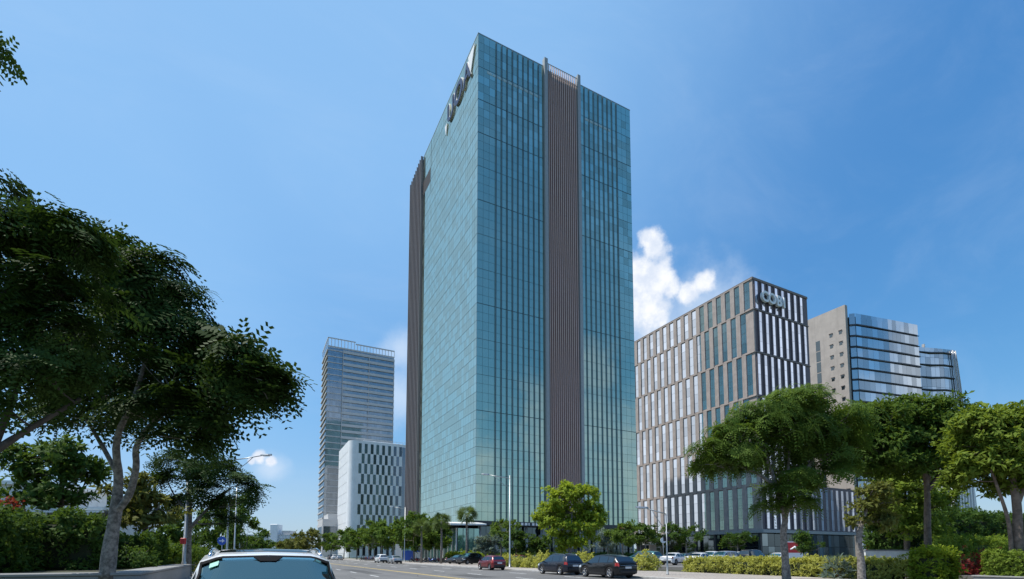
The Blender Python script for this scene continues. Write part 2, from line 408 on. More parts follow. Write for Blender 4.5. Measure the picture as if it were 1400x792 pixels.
# ------------------------------------------------------------------ setting: ground, road, pavements
KL, KR = -1.3, 24.2        # kerb lines
def build_ground():
    m = MB(); m.quad((-3000, -3000, -.02), (3000, -3000, -.02), (3000, 3000, -.02), (-3000, 3000, -.02)); struct('ground', m, 'lawn')
    m = MB(); m.box(KL, KR, -60, 900, -.3, 0); struct('road', m, 'asphalt')
    m = MB(); m.box(KR + .004, KR + .3, -60, 900, -.3, .14, bev=.02); m.box(KL - .3, KL - .004, -60, 900, -.3, .14, bev=.02); struct('kerb', m, 'kerbstone')
    m = MB(); m.box(KR + .304, 33.4, -60, 500, -.3, .13); struct('sidewalk', m, 'paver')
    m = MB(); m.box(-4.4, KL - .304, -60, 500, -.3, .13); struct('sidewalk', m, 'paver')
    m = MB(); m.box(37.6, 131, -20, 84, -.3, .4); m.box(91, 131, 84.004, 180, -.3, .4); struct('parking_lot', m, 'lot')
    m = MB(); m.box(33.404, 37.596, -30, 170, -.3, .10); struct('verge', m, 'soil')
    m = MB(); m.box(37.6, 90.996, 84.004, 170, -.3, .12); struct('plaza', m, 'paver')
    m = MB(); y = MB()
    y.box(12.55, 12.67, -30, 400, 0, .004); y.box(12.83, 12.95, -30, 400, 0, .004)
    struct('road_marking', y, 'paint_yellow')
    for n in (4.4, 8.5, 16.8, 20.9):
        for k in range(-2, 40):
            m.box(n - .06, n + .06, k * 9 + 2, k * 9 + 5, 0, .004)
    for k in range(12): m.box(13.4 + k * .9, 13.85 + k * .9, 150, 154, 0, .004)
    struct('road_marking', m, 'paint_white')
    m = MB()
    for x0, x1, y0, y1 in ((14.2, 16.1, 33, 39), (8.9, 10.2, 44, 58), (18.5, 20.4, 62, 66), (5, 7.5, 70, 92)): m.box(x0, x1, y0, y1, 0, .003)
    struct('road_patch', m, 'patch_asphalt')
    m = MB()
    for x, y in ((15.3, 45), (19.6, 52), (10.8, 64), (17.2, 80)): m.lathe([(.38, 0), (.38, .005), (.32, .007), (.3, .005)], (x, y, 0), 'z', 20)
    struct('road_cover', m, 'mullion')
build_ground()

# ------------------------------------------------------------------ the teal office tower
rng = random.Random(5)
def curtain(mb, p0, u, width, z0, z1, nu, nz, nrm, tilt=.0022, gap=.05, tone=(.0, 1.0)):
    u = Vector(u); nrm = Vector(nrm); p0 = Vector(p0)
    du, dz = width / nu, (z1 - z0) / nz
    for j in range(nz):
        for i in range(nu):
            a, b = i * du + gap / 2, (i + 1) * du - gap / 2
            c, d = z0 + j * dz + gap / 2, z0 + (j + 1) * dz - gap / 2
            tu, tz = rng.gauss(0, tilt), rng.gauss(0, tilt)
            pts = [p0 + u * x + Vector((0, 0, z)) + nrm * (.012 + tu * (x - (a + b) / 2) + tz * (z - (c + d) / 2)) for x, z in ((a, c), (b, c), (b, d), (a, d))]
            mb.quad(*pts, tone=rng.uniform(*tone))

def ch_thin(t): return t in 'UA'
def text_mesh(txt, size, depth, name, mat, parent, loc, xdir, updir):
    cu = bpy.data.curves.new(name, 'FONT'); cu.body = txt; cu.size = size; cu.extrude = depth; cu.align_x = 'CENTER'; cu.offset = size * (.012 if ch_thin(txt) else .03)
    to = bpy.data.objects.new(name, cu); C.objects.link(to)
    dg = bpy.context.evaluated_depsgraph_get(); me = bpy.data.meshes.new_from_object(to.evaluated_get(dg))
    bpy.data.objects.remove(to); bpy.data.curves.remove(cu)
    me.materials.clear(); me.materials.append(MATS[mat])
    o = bpy.data.objects.new(name, me); C.objects.link(o); o.parent = parent
    x = Vector(xdir); z = Vector(updir); n = x.cross(z)
    o.matrix_local = Matrix.Translation(Vector(loc)) @ Matrix((x, z, n)).transposed().to_4x4()
    return o

def teal_tower():
    n0, n1, s0, s1, H, B = 43.3, 88.8, 101.4, 157.0, 123.8, 8.9
    r = thing('office_tower', 'tall teal mirror glass office tower with brown louvre strip and navy UOA rooftop letters', 'office tower', ((n0 + n1) / 2, (s0 + s1) / 2, 0))
    ox, oy = r.location.x, r.location.y
    X = lambda n: n - ox
    Y = lambda s: s - oy
    m = MB(); m.box(X(n0) + .05, X(n1) - .05, Y(s0) + .05, Y(s1) - .05, B, H - .3); m.build('structural_core', 'mullion', r)
    # left (street) face
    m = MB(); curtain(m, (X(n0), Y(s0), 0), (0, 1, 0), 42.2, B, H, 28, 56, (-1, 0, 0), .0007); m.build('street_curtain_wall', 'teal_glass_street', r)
    nz = 28
    fl = MB()
    for k in range(1, nz):
        z = B + k * (H - B) / nz
        fl.box(X(n0) - .035, X(n0) - .013, Y(s0) + .02, Y(143.6), z - .03, z + .03)
    fl.build('joint_grid', 'mullion', r)
    # side face in three bays
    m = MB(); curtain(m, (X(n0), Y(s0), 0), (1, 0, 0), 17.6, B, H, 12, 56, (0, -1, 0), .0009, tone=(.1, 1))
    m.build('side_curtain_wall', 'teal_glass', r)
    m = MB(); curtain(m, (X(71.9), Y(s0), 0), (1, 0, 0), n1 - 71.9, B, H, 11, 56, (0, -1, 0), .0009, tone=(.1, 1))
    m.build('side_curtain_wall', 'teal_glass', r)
    m = MB(); m2 = MB()
    for k in range(1, 14):
        z = B + k * (H - B) / 14; w = .07 if k in (3, 6, 9, 11, 12) else .035
        m.box(X(n0 + .02), X(60.9), Y(s0) - .04, Y(s0) - .014, z - w, z + w); m2.box(X(72.0), X(n1 - .02), Y(s0) - .04, Y(s0) - .014, z - w, z + w)
    m.build('joint_grid', 'mullion', r); m2.build('joint_grid', 'mullion', r)
    # far side and rear of the tower: mirrored by the neighbour
    m = MB(); curtain(m, (X(n1), Y(s0), 0), (0, 1, 0), s1 - s0, B, H, 36, 28, (1, 0, 0), .001, tone=(0, .6)); m.build('rear_curtain_wall', 'teal_glass', r)
    m = MB(); curtain(m, (X(n0), Y(s1), 0), (1, 0, 0), n1 - n0, B, H, 30, 28, (0, 1, 0), .001, tone=(0, .6)); m.build('rear_curtain_wall', 'teal_glass', r)
    for xs in ([48.0 + 1.45 * i for i in range(9)], [73.4 + 1.5 * i for i in range(8)]):
        for x in xs:
            m = MB(); m.box(X(x) - .075, X(x) + .065, Y(s0) - .28, Y(s0) - .005, B, H - .05)
            f = m.build('facade_fin', 'fin_dark', r)
            e = MB(); e.box(X(x) - .105, X(x) - .077, Y(s0) - .30, Y(s0) - .04, B, H - .05); e.build('lit_edge', 'fin_lit_edge', f)  # pale strip painting the light on the fin's left edge
    for a, b in ((61.0, 62.0), (71.0, 71.9)):
        m = MB(); m.box(X(a), X(b), Y(s0) - .75, Y(s0) + .4, B - .2, H + 2.0, bev=.08); m.build('pylon', 'pylon_grey', r)
    m = MB(); m.box(X(62.0) + .003, X(71.0) - .003, Y(s0) - .05, Y(s0) + .3, B, H - 2.5); 
    for k in range(1, 28): m.box(X(62.1), X(70.9), Y(s0) - .12, Y(s0) - .052, B + k * 4.1 - .25, B + k * 4.1)
    m.build('screen_wall', 'screen_back', r)
    for i in range(15):
        x = 62.45 + i * (8.1 / 14)
        m = MB(); m.box(X(x) - .07, X(x) + .07, Y(s0) - .5, Y(s0) - .2, B, H + .9); m.build('louvre', 'louvre_tan', r)
    m = MB(); m.tube([(X(62.0), Y(s0) - .4, H + .95), (X(71.0), Y(s0) - .4, H + .95)], .09); m.tube([(X(62.0), Y(s0) - .35, H - 1.2), (X(71.0), Y(s0) - .35, H - 1.2)], .07); m.build('screen_rail', 'pylon_grey', r)
    # bright strips below the parapet
    for a, b in ((45.6, 60.6), (73.6, 81.8)):
        m = MB(); x = a
        while x < b - .5:
            m.box(X(x), X(min(x + 1.28, b)), Y(s0) - .06, Y(s0) - .02, H - 9.1, H - 8.5); x += 1.45
        m.build('light_strip', 'light_strip', r)
    # louvred end bay of the street face: tall slats with stepping tops
    m = MB(); m.box(X(n0) - .01, X(n0) + .04, Y(143.62), Y(s1), B, H - 3); m.build('louvre_back', 'screen_back', r)
    for i in range(9):
        s = 144.1 + i * 1.5
        m = MB(); m.box(X(n0) - .75, X(n0) - .012, Y(s) - .16, Y(s) + .16, B - 4, H + .6 - i * .15); m.build('louvre', 'louvre_grey', r)
    # flat black panel standing in for the shade of a slot near the top corner
    m = MB(); m.box(X(n0) - .03, X(n0) - .016, Y(136.6), Y(143.5), H - 12.6, H - 8.2); m.build('slot_shade_panel', 'dark_void', r)
    m = MB(); m.box(X(n0) - .05, X(n0) - .02, Y(136.1) - .05, Y(136.1) + .05, H - 16, H); m.build('facade_joint', 'mullion', r)
    m = MB(); m.box(X(n0) - .06, X(n0) + .25, Y(s0) - .06, Y(s0) + 42.2, H, H + .22); m.box(X(n0) + .25, X(61.0), Y(s0) - .06, Y(s0) + .25, H, H + .22); m.box(X(71.9), X(n1) + .06, Y(s0) - .06, Y(s0) + .25, H, H + .22)
    m.box(X(n0) - .03, X(n0) + .03, Y(s0) - .05, Y(s0) + .02, B, H)
    m.build('parapet_coping', 'coping', r)
    m = MB(); m.box(X(n0) - .16, X(n0) - .03, Y(104.6), Y(122.4), 115.6, 122.9)
    # letters, reading towards the corner, on white halo boards
    for ch, s in (('U', 119.0), ('O', 113.3), ('A', 107.6)):
        l = text_mesh(ch, 7.3, .08, 'letter', 'navy_letter', r, (X(n0) - .36, Y(s), 116.6), (0, -1, 0), (0, 0, 1))
        h = text_mesh(ch, 7.3, .08, 'letter_return', 'white_sign', r, (X(n0) - .17, Y(s) - .2, 116.8), (0, -1, 0), (0, 0, 1))
    m = MB(); m.prism([(0, 0), (1, 0), (0, 1)], 0, .1)
    b1 = MB(); b1.loft([[(X(n0) - a, Y(105.6), 116.6), (X(n0) - a, Y(102.9), 122.6), (X(n0) - a, Y(106.9), 122.6)] for a in (.3, .1)]); b1.build('sign_flash', 'white_sign', r)
    b1 = MB(); b1.loft([[(X(n0) - a, Y(122.6), 114.6), (X(n0) - a, Y(121.8), 117.6), (X(n0) - a, Y(123.4), 117.6)] for a in (.3, .1)]); b1.build('sign_flash', 'white_sign', r)
    # podium
    m = MB(); m.box(X(n0) - 1.1, X(n1) + .8, Y(s0) - 1.3, Y(s1), B - .9, B - .003); m.build('podium_slab', 'fin_dark', r)
    m = MB(); m.box(X(n0) + 1.2, X(n1) - 1, Y(s0) + 1.4, Y(s1) - 1, 0, B - .9); m.build('podium_core', 'dark_void', r)
    m = MB(); curtain(m, (X(n0) + 1.15, Y(s0) + 1.3, 0), (1, 0, 0), n1 - n0 - 2.3, .4, B - .92, 22, 3, (0, -1, 0), .003, .08, (0, 1)); m.build('podium_glazing', 'dark_glass', r)
    for i in range(12):
        x = n0 + 1.2 + i * 3.9
        m = MB(); m.tube([(X(x), Y(s0) + .4, 0), (X(x), Y(s0) + .4, B - .9)], .28, 12); m.build('column', 'pylon_grey', r)
    for i, w in enumerate((1.0, .6, .9, .5, .8, .9, .4, .8, .7)):
        m = MB(); m.box(X(50.0 + i * .95), X(50.0 + i * .95 + w * .7), Y(s0) - 1.45, Y(s0) - 1.31, B - .75, B - .2); m.build('fascia_letter', 'white_sign', r)
    for i in range(4):
        m = MB(); m.box(X(81.6 + i * 1.0), X(82.35 + i * 1.0), Y(s0) - 1.5, Y(s0) - 1.31, B - .88, B - .05); m.build('fascia_letter', 'sign_red', r)
    m = MB(); m.lathe([(1.0, -.1), (1.0, .1)], (X(61.6), Y(s0) - 1.42, B - 1.7), 'y', 24); d = m.build('round_sign', 'dark_void', r)
    m = MB(); m.lathe([(.55, -.03), (.55, .03)], (X(61.6), Y(s0) - 1.56, B - 1.7), 'y', 20); m.build('emblem', 'stone_brown', d)
teal_tower()

def entrance_pavilion():
    # low glazed hall with a curved white canopy on the street side of the tower
    r = thing('entrance_pavilion', 'low pale green glass hall with curved white canopy beside the teal tower', 'pavilion', (40.2, 108, .12))
    m = MB(); m.box(-2.9, 1.9, -11.5, 14, .1, 6.9); m.build('hall_core', 'mullion', r)
    m = MB(); curtain(m, (-2.95, -11.5, 0), (0, 1, 0), 25.5, .3, 6.9, 22, 1, (-1, 0, 0), .004, .14, (0, 1)); m.build('street_glazing', 'podium_glass', r)
    m = MB(); curtain(m, (-2.95, -11.55, 0), (1, 0, 0), 4.8, .3, 6.9, 4, 1, (0, -1, 0), .004, .14, (0, 1)); m.build('end_glazing', 'podium_glass', r)
    for i in range(12):
        m = MB(); m.box(-3.3, -2.97, -11.4 + i * 2.3, -11.28 + i * 2.3, 0, 6.9); m.build('glass_fin', 'canopy_white', r)
    m = MB(); rings = []
    for k in range(15):
        s = -13.5 + k * 29 / 14; z = 7.25 + .9 * math.sin(k / 14 * math.pi * 1.35 + .2)
        rings.append([(-5.2, s, z - .15), (2.6, s, z + .05), (2.6, s, z + .35), (-5.2, s, z + .25)])
    m.loft(rings, smooth=False); m.build('canopy', 'canopy_white', r)
    m = MB(); m.lathe([(.95, -.1), (1.05, 0), (.95, .1)], (-3.6, -4, 6.2), 'x', 24); s = m.build('round_sign', 'sign_red', r)
    m = MB(); m.lathe([(.55, -.05), (.55, .05)], (-3.72, -4, 6.2), 'x', 20); m.build('emblem', 'white_sign', s)
    m = MB(); m.box(-3.55, -3.35, -4.6, -3.3, .6, 3.6); b = m.build('banner', 'white_sign', r)
    m = MB(); m.box(-3.6, -3.552, -4.4, -3.5, 1.6, 3.2); m.build('banner_panel', 'sign_red', b)
entrance_pavilion()

# ------------------------------------------------------------------ neighbour with tall staggered windows
def stone_block():
    n0, n1, s0, s1, H, B = 132.0, 158.5, 97.7, 153.5, 84.9, 8.8
    r = thing('office_block', 'tan stone office block with staggered tall windows and white COBI letters on its top', 'office block', (n0, s0, 0))
    m = MB(); m.box(0, n1 - n0, 0, s1 - s0, B, H); m.build('wall', 'tan_stone', r)
    m = MB(); m.box(-.15, n1 - n0 + .15, -.15, s1 - s0, H, H + .5); m.build('roof_edge', 'tan_seam', r)
    m = MB(); m.box(.6, n1 - n0, -.02, -.002, B, H); m.build('shaded_side_panel', 'shaded_tan', r)  # thin panel added over the tan wall, its dark colour painting the shade
    rows = [8.8, 22.1, 35.5, 48.8, 62.2, 75.5, 84.9]
    pitch = 3.45
    for j in range(6):
        z0, z1 = rows[j] + .5, rows[j + 1] - .5
        off = 1.0 if j % 2 else 2.6
        for i in range(15):
            a = off + i * pitch
            m = MB(); nz = 4 if j < 5 else 3
            curtain(m, (-.02, a, 0), (0, 1, 0), 1.85, z0, z1, 1, nz, (-1, 0, 0), .0006, .07, (0, 1)); m.build('window', 'silver_glass', r)
            m = MB(); m.box(-.30, -.004, a + 1.9, min(a + pitch - .05, s1 - s0), rows[j] + .03, rows[j + 1] - .225); m.build('pier', 'tan_stone', r)
        m = MB(); m.box(-.32, -.003, -.05, s1 - s0, rows[j + 1] - .22, rows[j + 1] + .02); m.build('string_course', 'tan_stone', r)
        m = MB(); m.box(.02, n1 - n0, -.28, -.003, rows[j + 1] - .3, rows[j + 1] + .02); m.build('string_course', 'tan_seam', r)
        off = .9 if j % 2 else 2.3
        for i in range(8):
            a = off + i * 3.1
            if a + 1.3 > n1 - n0: continue
            m = MB(); curtain(m, (a, -.03, 0), (1, 0, 0), 1.4, z0 - .1, z1 + .1, 1, nz, (0, -1, 0), .001, .06, (0, 1)); m.build('glass_strip', 'strip_glass', r)
            m = MB(); m.box(a - .55, a - .15, -.35, -.004, z0 - .1, z1 + .1); m.build('pier', 'shaded_tan', r)
    # lower wing to the right
    m = MB(); m.box(n1 - n0 + .003, 50, 1.0, 30, B, 23.4); m.build('wing_wall', 'shaded_tan', r)
    for i in range(8):
        a = n1 - n0 + .9 + i * 2.85
        m = MB(); curtain(m, (a, .97, 0), (1, 0, 0), 1.3, B + .4, 22.6, 1, 4, (0, -1, 0), .001, .06, (0, 1)); m.build('glass_strip', 'strip_glass', r)
    m = MB(); m.box(-1.2, 50.4, -1.4, s1 - s0, B - .9, B - .003); m.build('canopy', 'pylon_grey', r)
    m = MB(); m.box(1.5, 49, 1.4, s1 - s0, 0, B - .9); m.build('ground_floor', 'dark_void', r)
    m = MB(); curtain(m, (1.5, 1.37, 0), (1, 0, 0), 47.5, .2, B - 1, 16, 2, (0, -1, 0), .004, .12, (0, 1)); m.build('shopfront', 'dark_glass', r)
    m = MB(); curtain(m, (1.47, 1.4, 0), (0, 1, 0), 50, .2, B - 1, 18, 2, (-1, 0, 0), .004, .12, (0, 1)); m.build('shopfront', 'dark_glass', r)
    for i in range(7):
        m = MB(); m.box(-.3, .5, .3 + i * 8, 1.1 + i * 8, 0, B - .9); m.build('column', 'band_dark', r)
    m = MB(); m.add([(-1.26, 3, 5.6), (-1.26, 3.9, 6.5), (-1.26, 3, 7.4), (-1.26, 2.1, 6.5), (-1.2, 3, 5.6), (-1.2, 3.9, 6.5), (-1.2, 3, 7.4), (-1.2, 2.1, 6.5)], [(0, 1, 2, 3), (7, 6, 5, 4), (0, 4, 5, 1), (1, 5, 6, 2), (2, 6, 7, 3), (3, 7, 4, 0)]); m.build('diamond_emblem', 'white_sign', r)
    x = 3.7
    for ch, w in (('C', 3.2), ('O', 3.5), ('B', 3.1), ('I', 1.6)):
        text_mesh(ch, 4.5, .35, 'letter', 'letter_white', r, (x + w / 2 - 1.2, -.95, 78.2), (1, 0, 0), (0, 0, 1)); x += w
    m = MB(); m.box(3.0, 12.5, -.6, -.36, 78.6, 79.0); m.box(3.0, 12.5, -.6, -.36, 80.6, 81.0); m.build('sign_rail', 'band_dark', r)
stone_block()

# ------------------------------------------------------------------ stone core + curved blue glass building behind
def bandwall(r, pts, z0, zs, depth, glassname, bandmat, th=.9):
    """glazed wall along plan points with one dark band per floor; every band is a part"""
    pass
def curved_building():
    cz = P(1155, 420, 190); a0 = Vector((cz.x, cz.y, 0)); H = cz.z
    r = thing('curved_office_building', 'blue glass office building with dark wavy floor bands and a windowed stone core', 'office building', a0)
    m = MB(); m.box(0, 1.6, 0, 30, 0, H + 1.0); m.box(1.6, 9, .8, 30, 0, H - 6); m.build('stone_core', 'core_stone', r)
    for k in range(17):
        z = H - 9.5 - k * 4.45
        m = MB(); m.box(-.05, -.003, 10.2, 11.9, z - 4.0, z); w = m.build('core_window', 'dark_glass', r)
        for s in (5.2, 1.6):
            m = MB(); m.box(-.05, -.003, s, s + 1.1, z - .4, z + .9); w = m.build('core_window', 'dark_glass', r)
            m = MB(); m.box(-.35, -.004, s - .15, s + 1.25, z + .903, z + 1.1); m.build('window_hood', 'tan_seam', w)
    # curved glass front
    q = [P(1168, 429, 190), P(1190, 431.5, 192.4), P(1212, 435.5, 194.9), P(1234, 440.5, 197.6), P(1253, 446, 200)]
    plan = [(p.x - a0.x, p.y - a0.y) for p in q]; Hg = q[0].z
    back = [(plan[-1][0] + 6, plan[-1][1] + 24), (plan[0][0], plan[0][1] + 24)]
    left = (1.62, -.3 + .0)
    full = [left] + plan + back
    m = MB(); m.prism(full, 0, Hg - 1.2); m.build('frame', 'band_dark', r)
    m = MB()
    segs = [left] + plan
    nf = 21; fh = (Hg - 4) / nf
    for i in range(len(segs) - 1):
        a, b = Vector((*segs[i], 0)), Vector((*segs[i + 1], 0)); u = (b - a); L = u.length; u.normalize(); nn = u.cross(Vector((0, 0, 1)))
        if nn.y > 0: nn = -nn
        for k in range(nf + 1):
            z0 = 4 + (k - 1) * fh if k else 0
            top = 4 + k * fh - (.75 if k < nf else 0)
            curtain(m, a + nn * .35, u, L, z0 + .05, top, max(1, int(L / 2.2)), 1, nn, .0012, .05, (.1, 1))
    m.build('curved_glazing', 'blue_glass', r)
    for k in range(1, nf):
        m = MB(); rings = []
        for i, s in enumerate(segs):
            w = .55 * math.sin(i * 1.25 + k * .9)
            v = Vector((*s, 0)); z = 4 + k * fh - .36 + w * .3; h = .26 + .16 * math.sin(i * .8 + k)
            rings.append([(v.x, v.y - .38, z - h), (v.x, v.y - .8, z - h * .6), (v.x, v.y - .8, z + h * .6), (v.x, v.y - .38, z + h)])
        m.loft(rings); m.build('floor_band', 'band_dark', r)
    # second, lower volume with a raking right flank
    q2 = [P(1250, 471, 200.6), P(1270, 471, 201.6), P(1288, 473, 202.8), P(1305, 477, 204.2)]
    pl = [Vector((p.x - a0.x, p.y - a0.y, 0)) for p in q2]; H2 = q2[0].z
    bk = pl[-1] + Vector((4, 26, 0)); bl = pl[0] + Vector((4, 26, 0))
    m = MB(); rings = []
    for t in (0, .15, .3, .5, .7, .85, .95, 1.0):
        out = 6.0 * (1 - t) ** .8
        sh = [Vector(p) for p in pl[:-1]] + [pl[-1] + Vector((out, -out * .3, 0)), bk + Vector((out, 0, 0)), bl]
        rings.append([(p.x, p.y, t * (H2 - 2)) for p in sh])
    m.loft(rings); m.build('lower_volume', 'blue_glass', r)
    m = MB()
    for i in range(3):
        a, b = pl[i], pl[i + 1]; u = (b - a); L = u.length; u.normalize(); nn = u.cross(Vector((0, 0, 1)))
        if nn.y > 0: nn = -nn
        curtain(m, a + nn * .12, u, L, 4, H2 - 1, max(1, int(L / 2.0)), 20, nn, .0015, .08, (0, 1))
    m.build('lower_glazing', 'blue_glass', r)
    m = MB(); m.box(pl[0].x + 5.2, pl[0].x + 5.7, pl[0].y - 1.2, pl[0].y - .3, 4, H2 + .8); m.build('corner_mast', 'slab_band', r)
    for k in range(13):
        m = MB(); z = H2 - 3 - k * 5.2
        out = 9.5 * (1 - z / H2) ** .7 * .0
        m.tube([pl[0] + Vector((.4, -.3, z)), pl[1] + Vector((0, -.3, z - .3)), pl[2] + Vector((0, -.35, z + .2)), pl[2] + (pl[3] - pl[2]) * .8 + Vector((0, -.5, z))], [.3, .45, .36, .2], 6); m.build('floor_band', 'band_dark', r)
    for k in range(4):
        m = MB(); pts = []
        for t in (0, .15, .3, .5, .7, .85, .95, 1.0):
            out = 6.0 * (1 - t) ** .8
            p = pl[-1] + Vector((out - .6 - k * 1.2 * (1 - .3 * t), -out * .3 - .4 + k * .12, t * (H2 - 1.5))); pts.append(p)
        m.tube(pts, .22, 6); m.build('flank_rib', 'slate_glass' if k % 2 else 'slab_band', r)
curved_building()

def striped_building():
    a = P(1305, 640, 150); r = thing('striped_building', 'white office building with narrow blue window stripes behind the trees', 'building', (a.x, a.y, 0))
    m = MB(); m.box(-1, 12, 0, 16, 0, a.z + 1); m.build('wall', 'white_clad', r)
    for i in range(5):
        m = MB(); m.box(-1.06, -1.003, 1.2 + i * 3, 2.9 + i * 3, 1, a.z - 1); m.build('window_strip', 'window_grey', r)
    for i in range(7):
        m = MB(); m.box(-.6 + i * 1.8, .3 + i * 1.8, -.06, -.003, 1, a.z); m.build('window_strip', 'window_grey', r)
striped_building()

# ------------------------------------------------------------------ left side: slab tower and white block
def slab_tower():
    D = 300; c = P(449, 461, D); e = P(539, 482, D); H = c.z
    s0 = c.y; n0 = c.x
    # far right end of the side face: same s, pixel column 539
    rr = ray(539, 482); k = s0 / rr.y; n1 = rr.x * k
    rl = ray(437.5, 490); k = n0 / rl.x if abs(rl.x) > 1e-6 else 1; s1 = s0 + 26
    r = thing('slab_tower', 'grey glass high-rise with pale horizontal floor bands and rooftop screen', 'high-rise', (n0, s0, 0))
    W = n1 - n0
    rx = ray(436.5, 500)
    s1 = 0
    # depth from the left edge column
    best = None
    for q in range(5, 80):
        if rx.x / rx.y * (s0 + q) < n0: best = q; break
    Dp = best or 26
    if rx.x / rx.y * s0 < n0:
        Dp = 26
        for q in range(5, 90):
            if n0 < 0 and (n0 / (s0 + q)) > rx.x / rx.y: Dp = q; break
    Dp = min(max(Dp, 18), 45)
    m = MB(); m.box(.1, W - .1, .1, Dp, 0, H - 6); m.build('glass_body', 'slate_glass', r)
    m = MB(); curtain(m, (0, 0, 0), (1, 0, 0), W, 2, H - 6, 24, 34, (0, -1, 0), .002, .15, (0, 1)); m.build('side_glazing', 'slate_glass', r)
    m = MB(); curtain(m, (0, 0, 0), (0, 1, 0), Dp, 2, H - 3, 10, 34, (-1, 0, 0), .002, .15, (.5, 1)); m.build('street_glazing', 'slate_glass', r)
    fh = (H - 8) / 33
    for k in range(33):
        z = 4 + k * fh
        m = MB(); m.box(W * .22 if k > 3 else .0, W + .2, -.7, -.2, z - .8, z + .8); m.box(0, W * .215, -.35, -.1, z - .25, z + .3); 
        m.build('floor_band', 'slab_band', r)
        m = MB(); m.box(-.6, -.1, .4, Dp, z - .35, z + .4); m.build('floor_band', 'slab_band', r)
    for k in range(3):
        x = W * .22 + k * W * .78 / 2 - .2
        m = MB(); m.box(x, x + .3, -.8, -.72, 6, H - 8); m.build('facade_rib', 'slab_band', r)
    # rooftop screen: open frame
    m = MB()
    for k in range(22):
        x = k * W / 21
        m.box(x - .15, x + .15, -.4, -.1, H - 6, H - (0 if x < W * .4 else 1.2))
    m.box(0, W * .4, -.45, -.05, H - .6, H); m.box(W * .4, W, -.45, -.05, H - 1.9, H - 1.2); m.box(0, W, -.45, -.05, H - 6, H - 5.2)
    for k in range(8):
        y = k * Dp / 7
        m.box(-.3, -.02, y - .15, y + .15, H - 3, H)
    m.box(-.32, -.01, 0, Dp, H - .6, H)
    m.build('rooftop_screen', 'slab_band', r)
    m = MB(); m.box(W * .2, W * .8, Dp * .3, Dp * .8, H - 6, H - 2.5); m.build('plant_room', 'slab_band', r)
slab_tower()

def white_block():
    D = 250; c = P(478, 601, D); H = c.z; n0, s0 = c.x, c.y
    rr = ray(556, 606); n1 = rr.x * s0 / rr.y; W = n1 - n0
    r = thing('checkered_block', 'white office block with rounded corner and checkered grey windows', 'office block', (n0, s0, 0))
    poly = [(W, 0)]
    R = 3.5
    for k in range(9):
        a = rad(270 - k * 90 / 8); poly.append((R + R * math.cos(a), R + R * math.sin(a)))
    poly += [(0, 34), (W, 34)]
    m = MB(); m.prism(poly, 0, H); m.build('wall', 'white_clad', r)
    m = MB(); m.box(R + 4, W - 1, 4, 25, H, H + 1.1); m.build('roof_box', 'white_clad', r)
    m = MB()
    for k in range(14): m.tube([(R + k * (W - R) / 13, .5, H), (R + k * (W - R) / 13, .5, H + 1.1)], .06, 5)
    m.tube([(R, .5, H + 1.1), (W, .5, H + 1.1)], .07, 5); m.build('roof_railing', 'galvanised', r)
    rows = 11; ncol = 15; x0 = 4.6; cw = (W - 2.4 - x0) / ncol; rh = (H - 2.2) / rows
    rg = random.Random(3)
    for j in range(rows):
        for i in range(ncol):
            if (i + j) % 2: continue
            a = x0 + i * cw + rg.uniform(-.1, .1)
            z1 = H - 1.4 - j * rh
            m = MB(); m.box(a, a + cw * .95, -.08, -.003, z1 - rh * .97, z1, tone=rg.random()); m.build('window', 'window_grey', r)
    m = MB(); m.box(W - 2.2, W - .1, -.1, -.004, 1, H - 1.5); m.build('glazed_edge', 'window_grey', r)
    m = MB()
    for j in range(rows): m.box(-.06, -.003, 5, 34, 2 + j * rh, 2.15 + j * rh)
    for k in range(10): m.box(-.09, -.062, 5 + k * 3.1, 5.12 + k * 3.1, 1, H - .5)
    m.build('panel_joints', 'slab_band', r)
white_block()

def low_block():
    a = P(441, 712, 275); b = P(471, 712, 275)
    r = thing('low_block', 'low pale concrete block with planted roof below the grey high-rise', 'building', (a.x, a.y, 0))
    W = (b.x - a.x) ; m = MB(); m.box(0, W + 3, 0, 22, 0, a.z + 1); m.box(3, W + 3, 2, 20, a.z + 1.003, a.z + 4); m.build('wall', 'slab_band', r)
    m = MB(); m.box(.6, W - 1, -.06, -.003, 4, a.z - 3); m.build('window', 'window_grey', r)
    m = MB(); m.box(-.06, -.003, 2, 20, 5, a.z - 3); m.build('window', 'window_grey', r)
low_block()

def far_building():
    a = P(338, 731, 520); b = P(402, 731, 520)
    r = thing('glass_building', 'long low blue glass building on the horizon with a pale stair tower', 'building', (a.x, a.y, 0), -YAW)
    W = (b - a).length; H = a.z
    m = MB(); m.box(-12, W + 5, 0, 30, 0, H); m.build('frame', 'slab_band', r)
    m = MB(); curtain(m, (-12, -.1, 0), (1, 0, 0), W + 17, 1, H - 1, 20, 6, (0, -1, 0), .001, .8, (.2, 1)); m.build('glazing', 'far_glass', r)
    t = P(372, 717, 520).z
    m = MB(); x = W * .50; m.box(x, x + 7.5, -2, 10, 0, t, bev=.3); m.build('stair_tower', 'white_clad', r)
    m = MB(); m.box(W * .72, W * .9, 2, 12, H, H + 4); m.box(W * .3, W * .45, 2, 12, H, H + 4); m.build('roof_box', 'slab_band', r)
far_building()

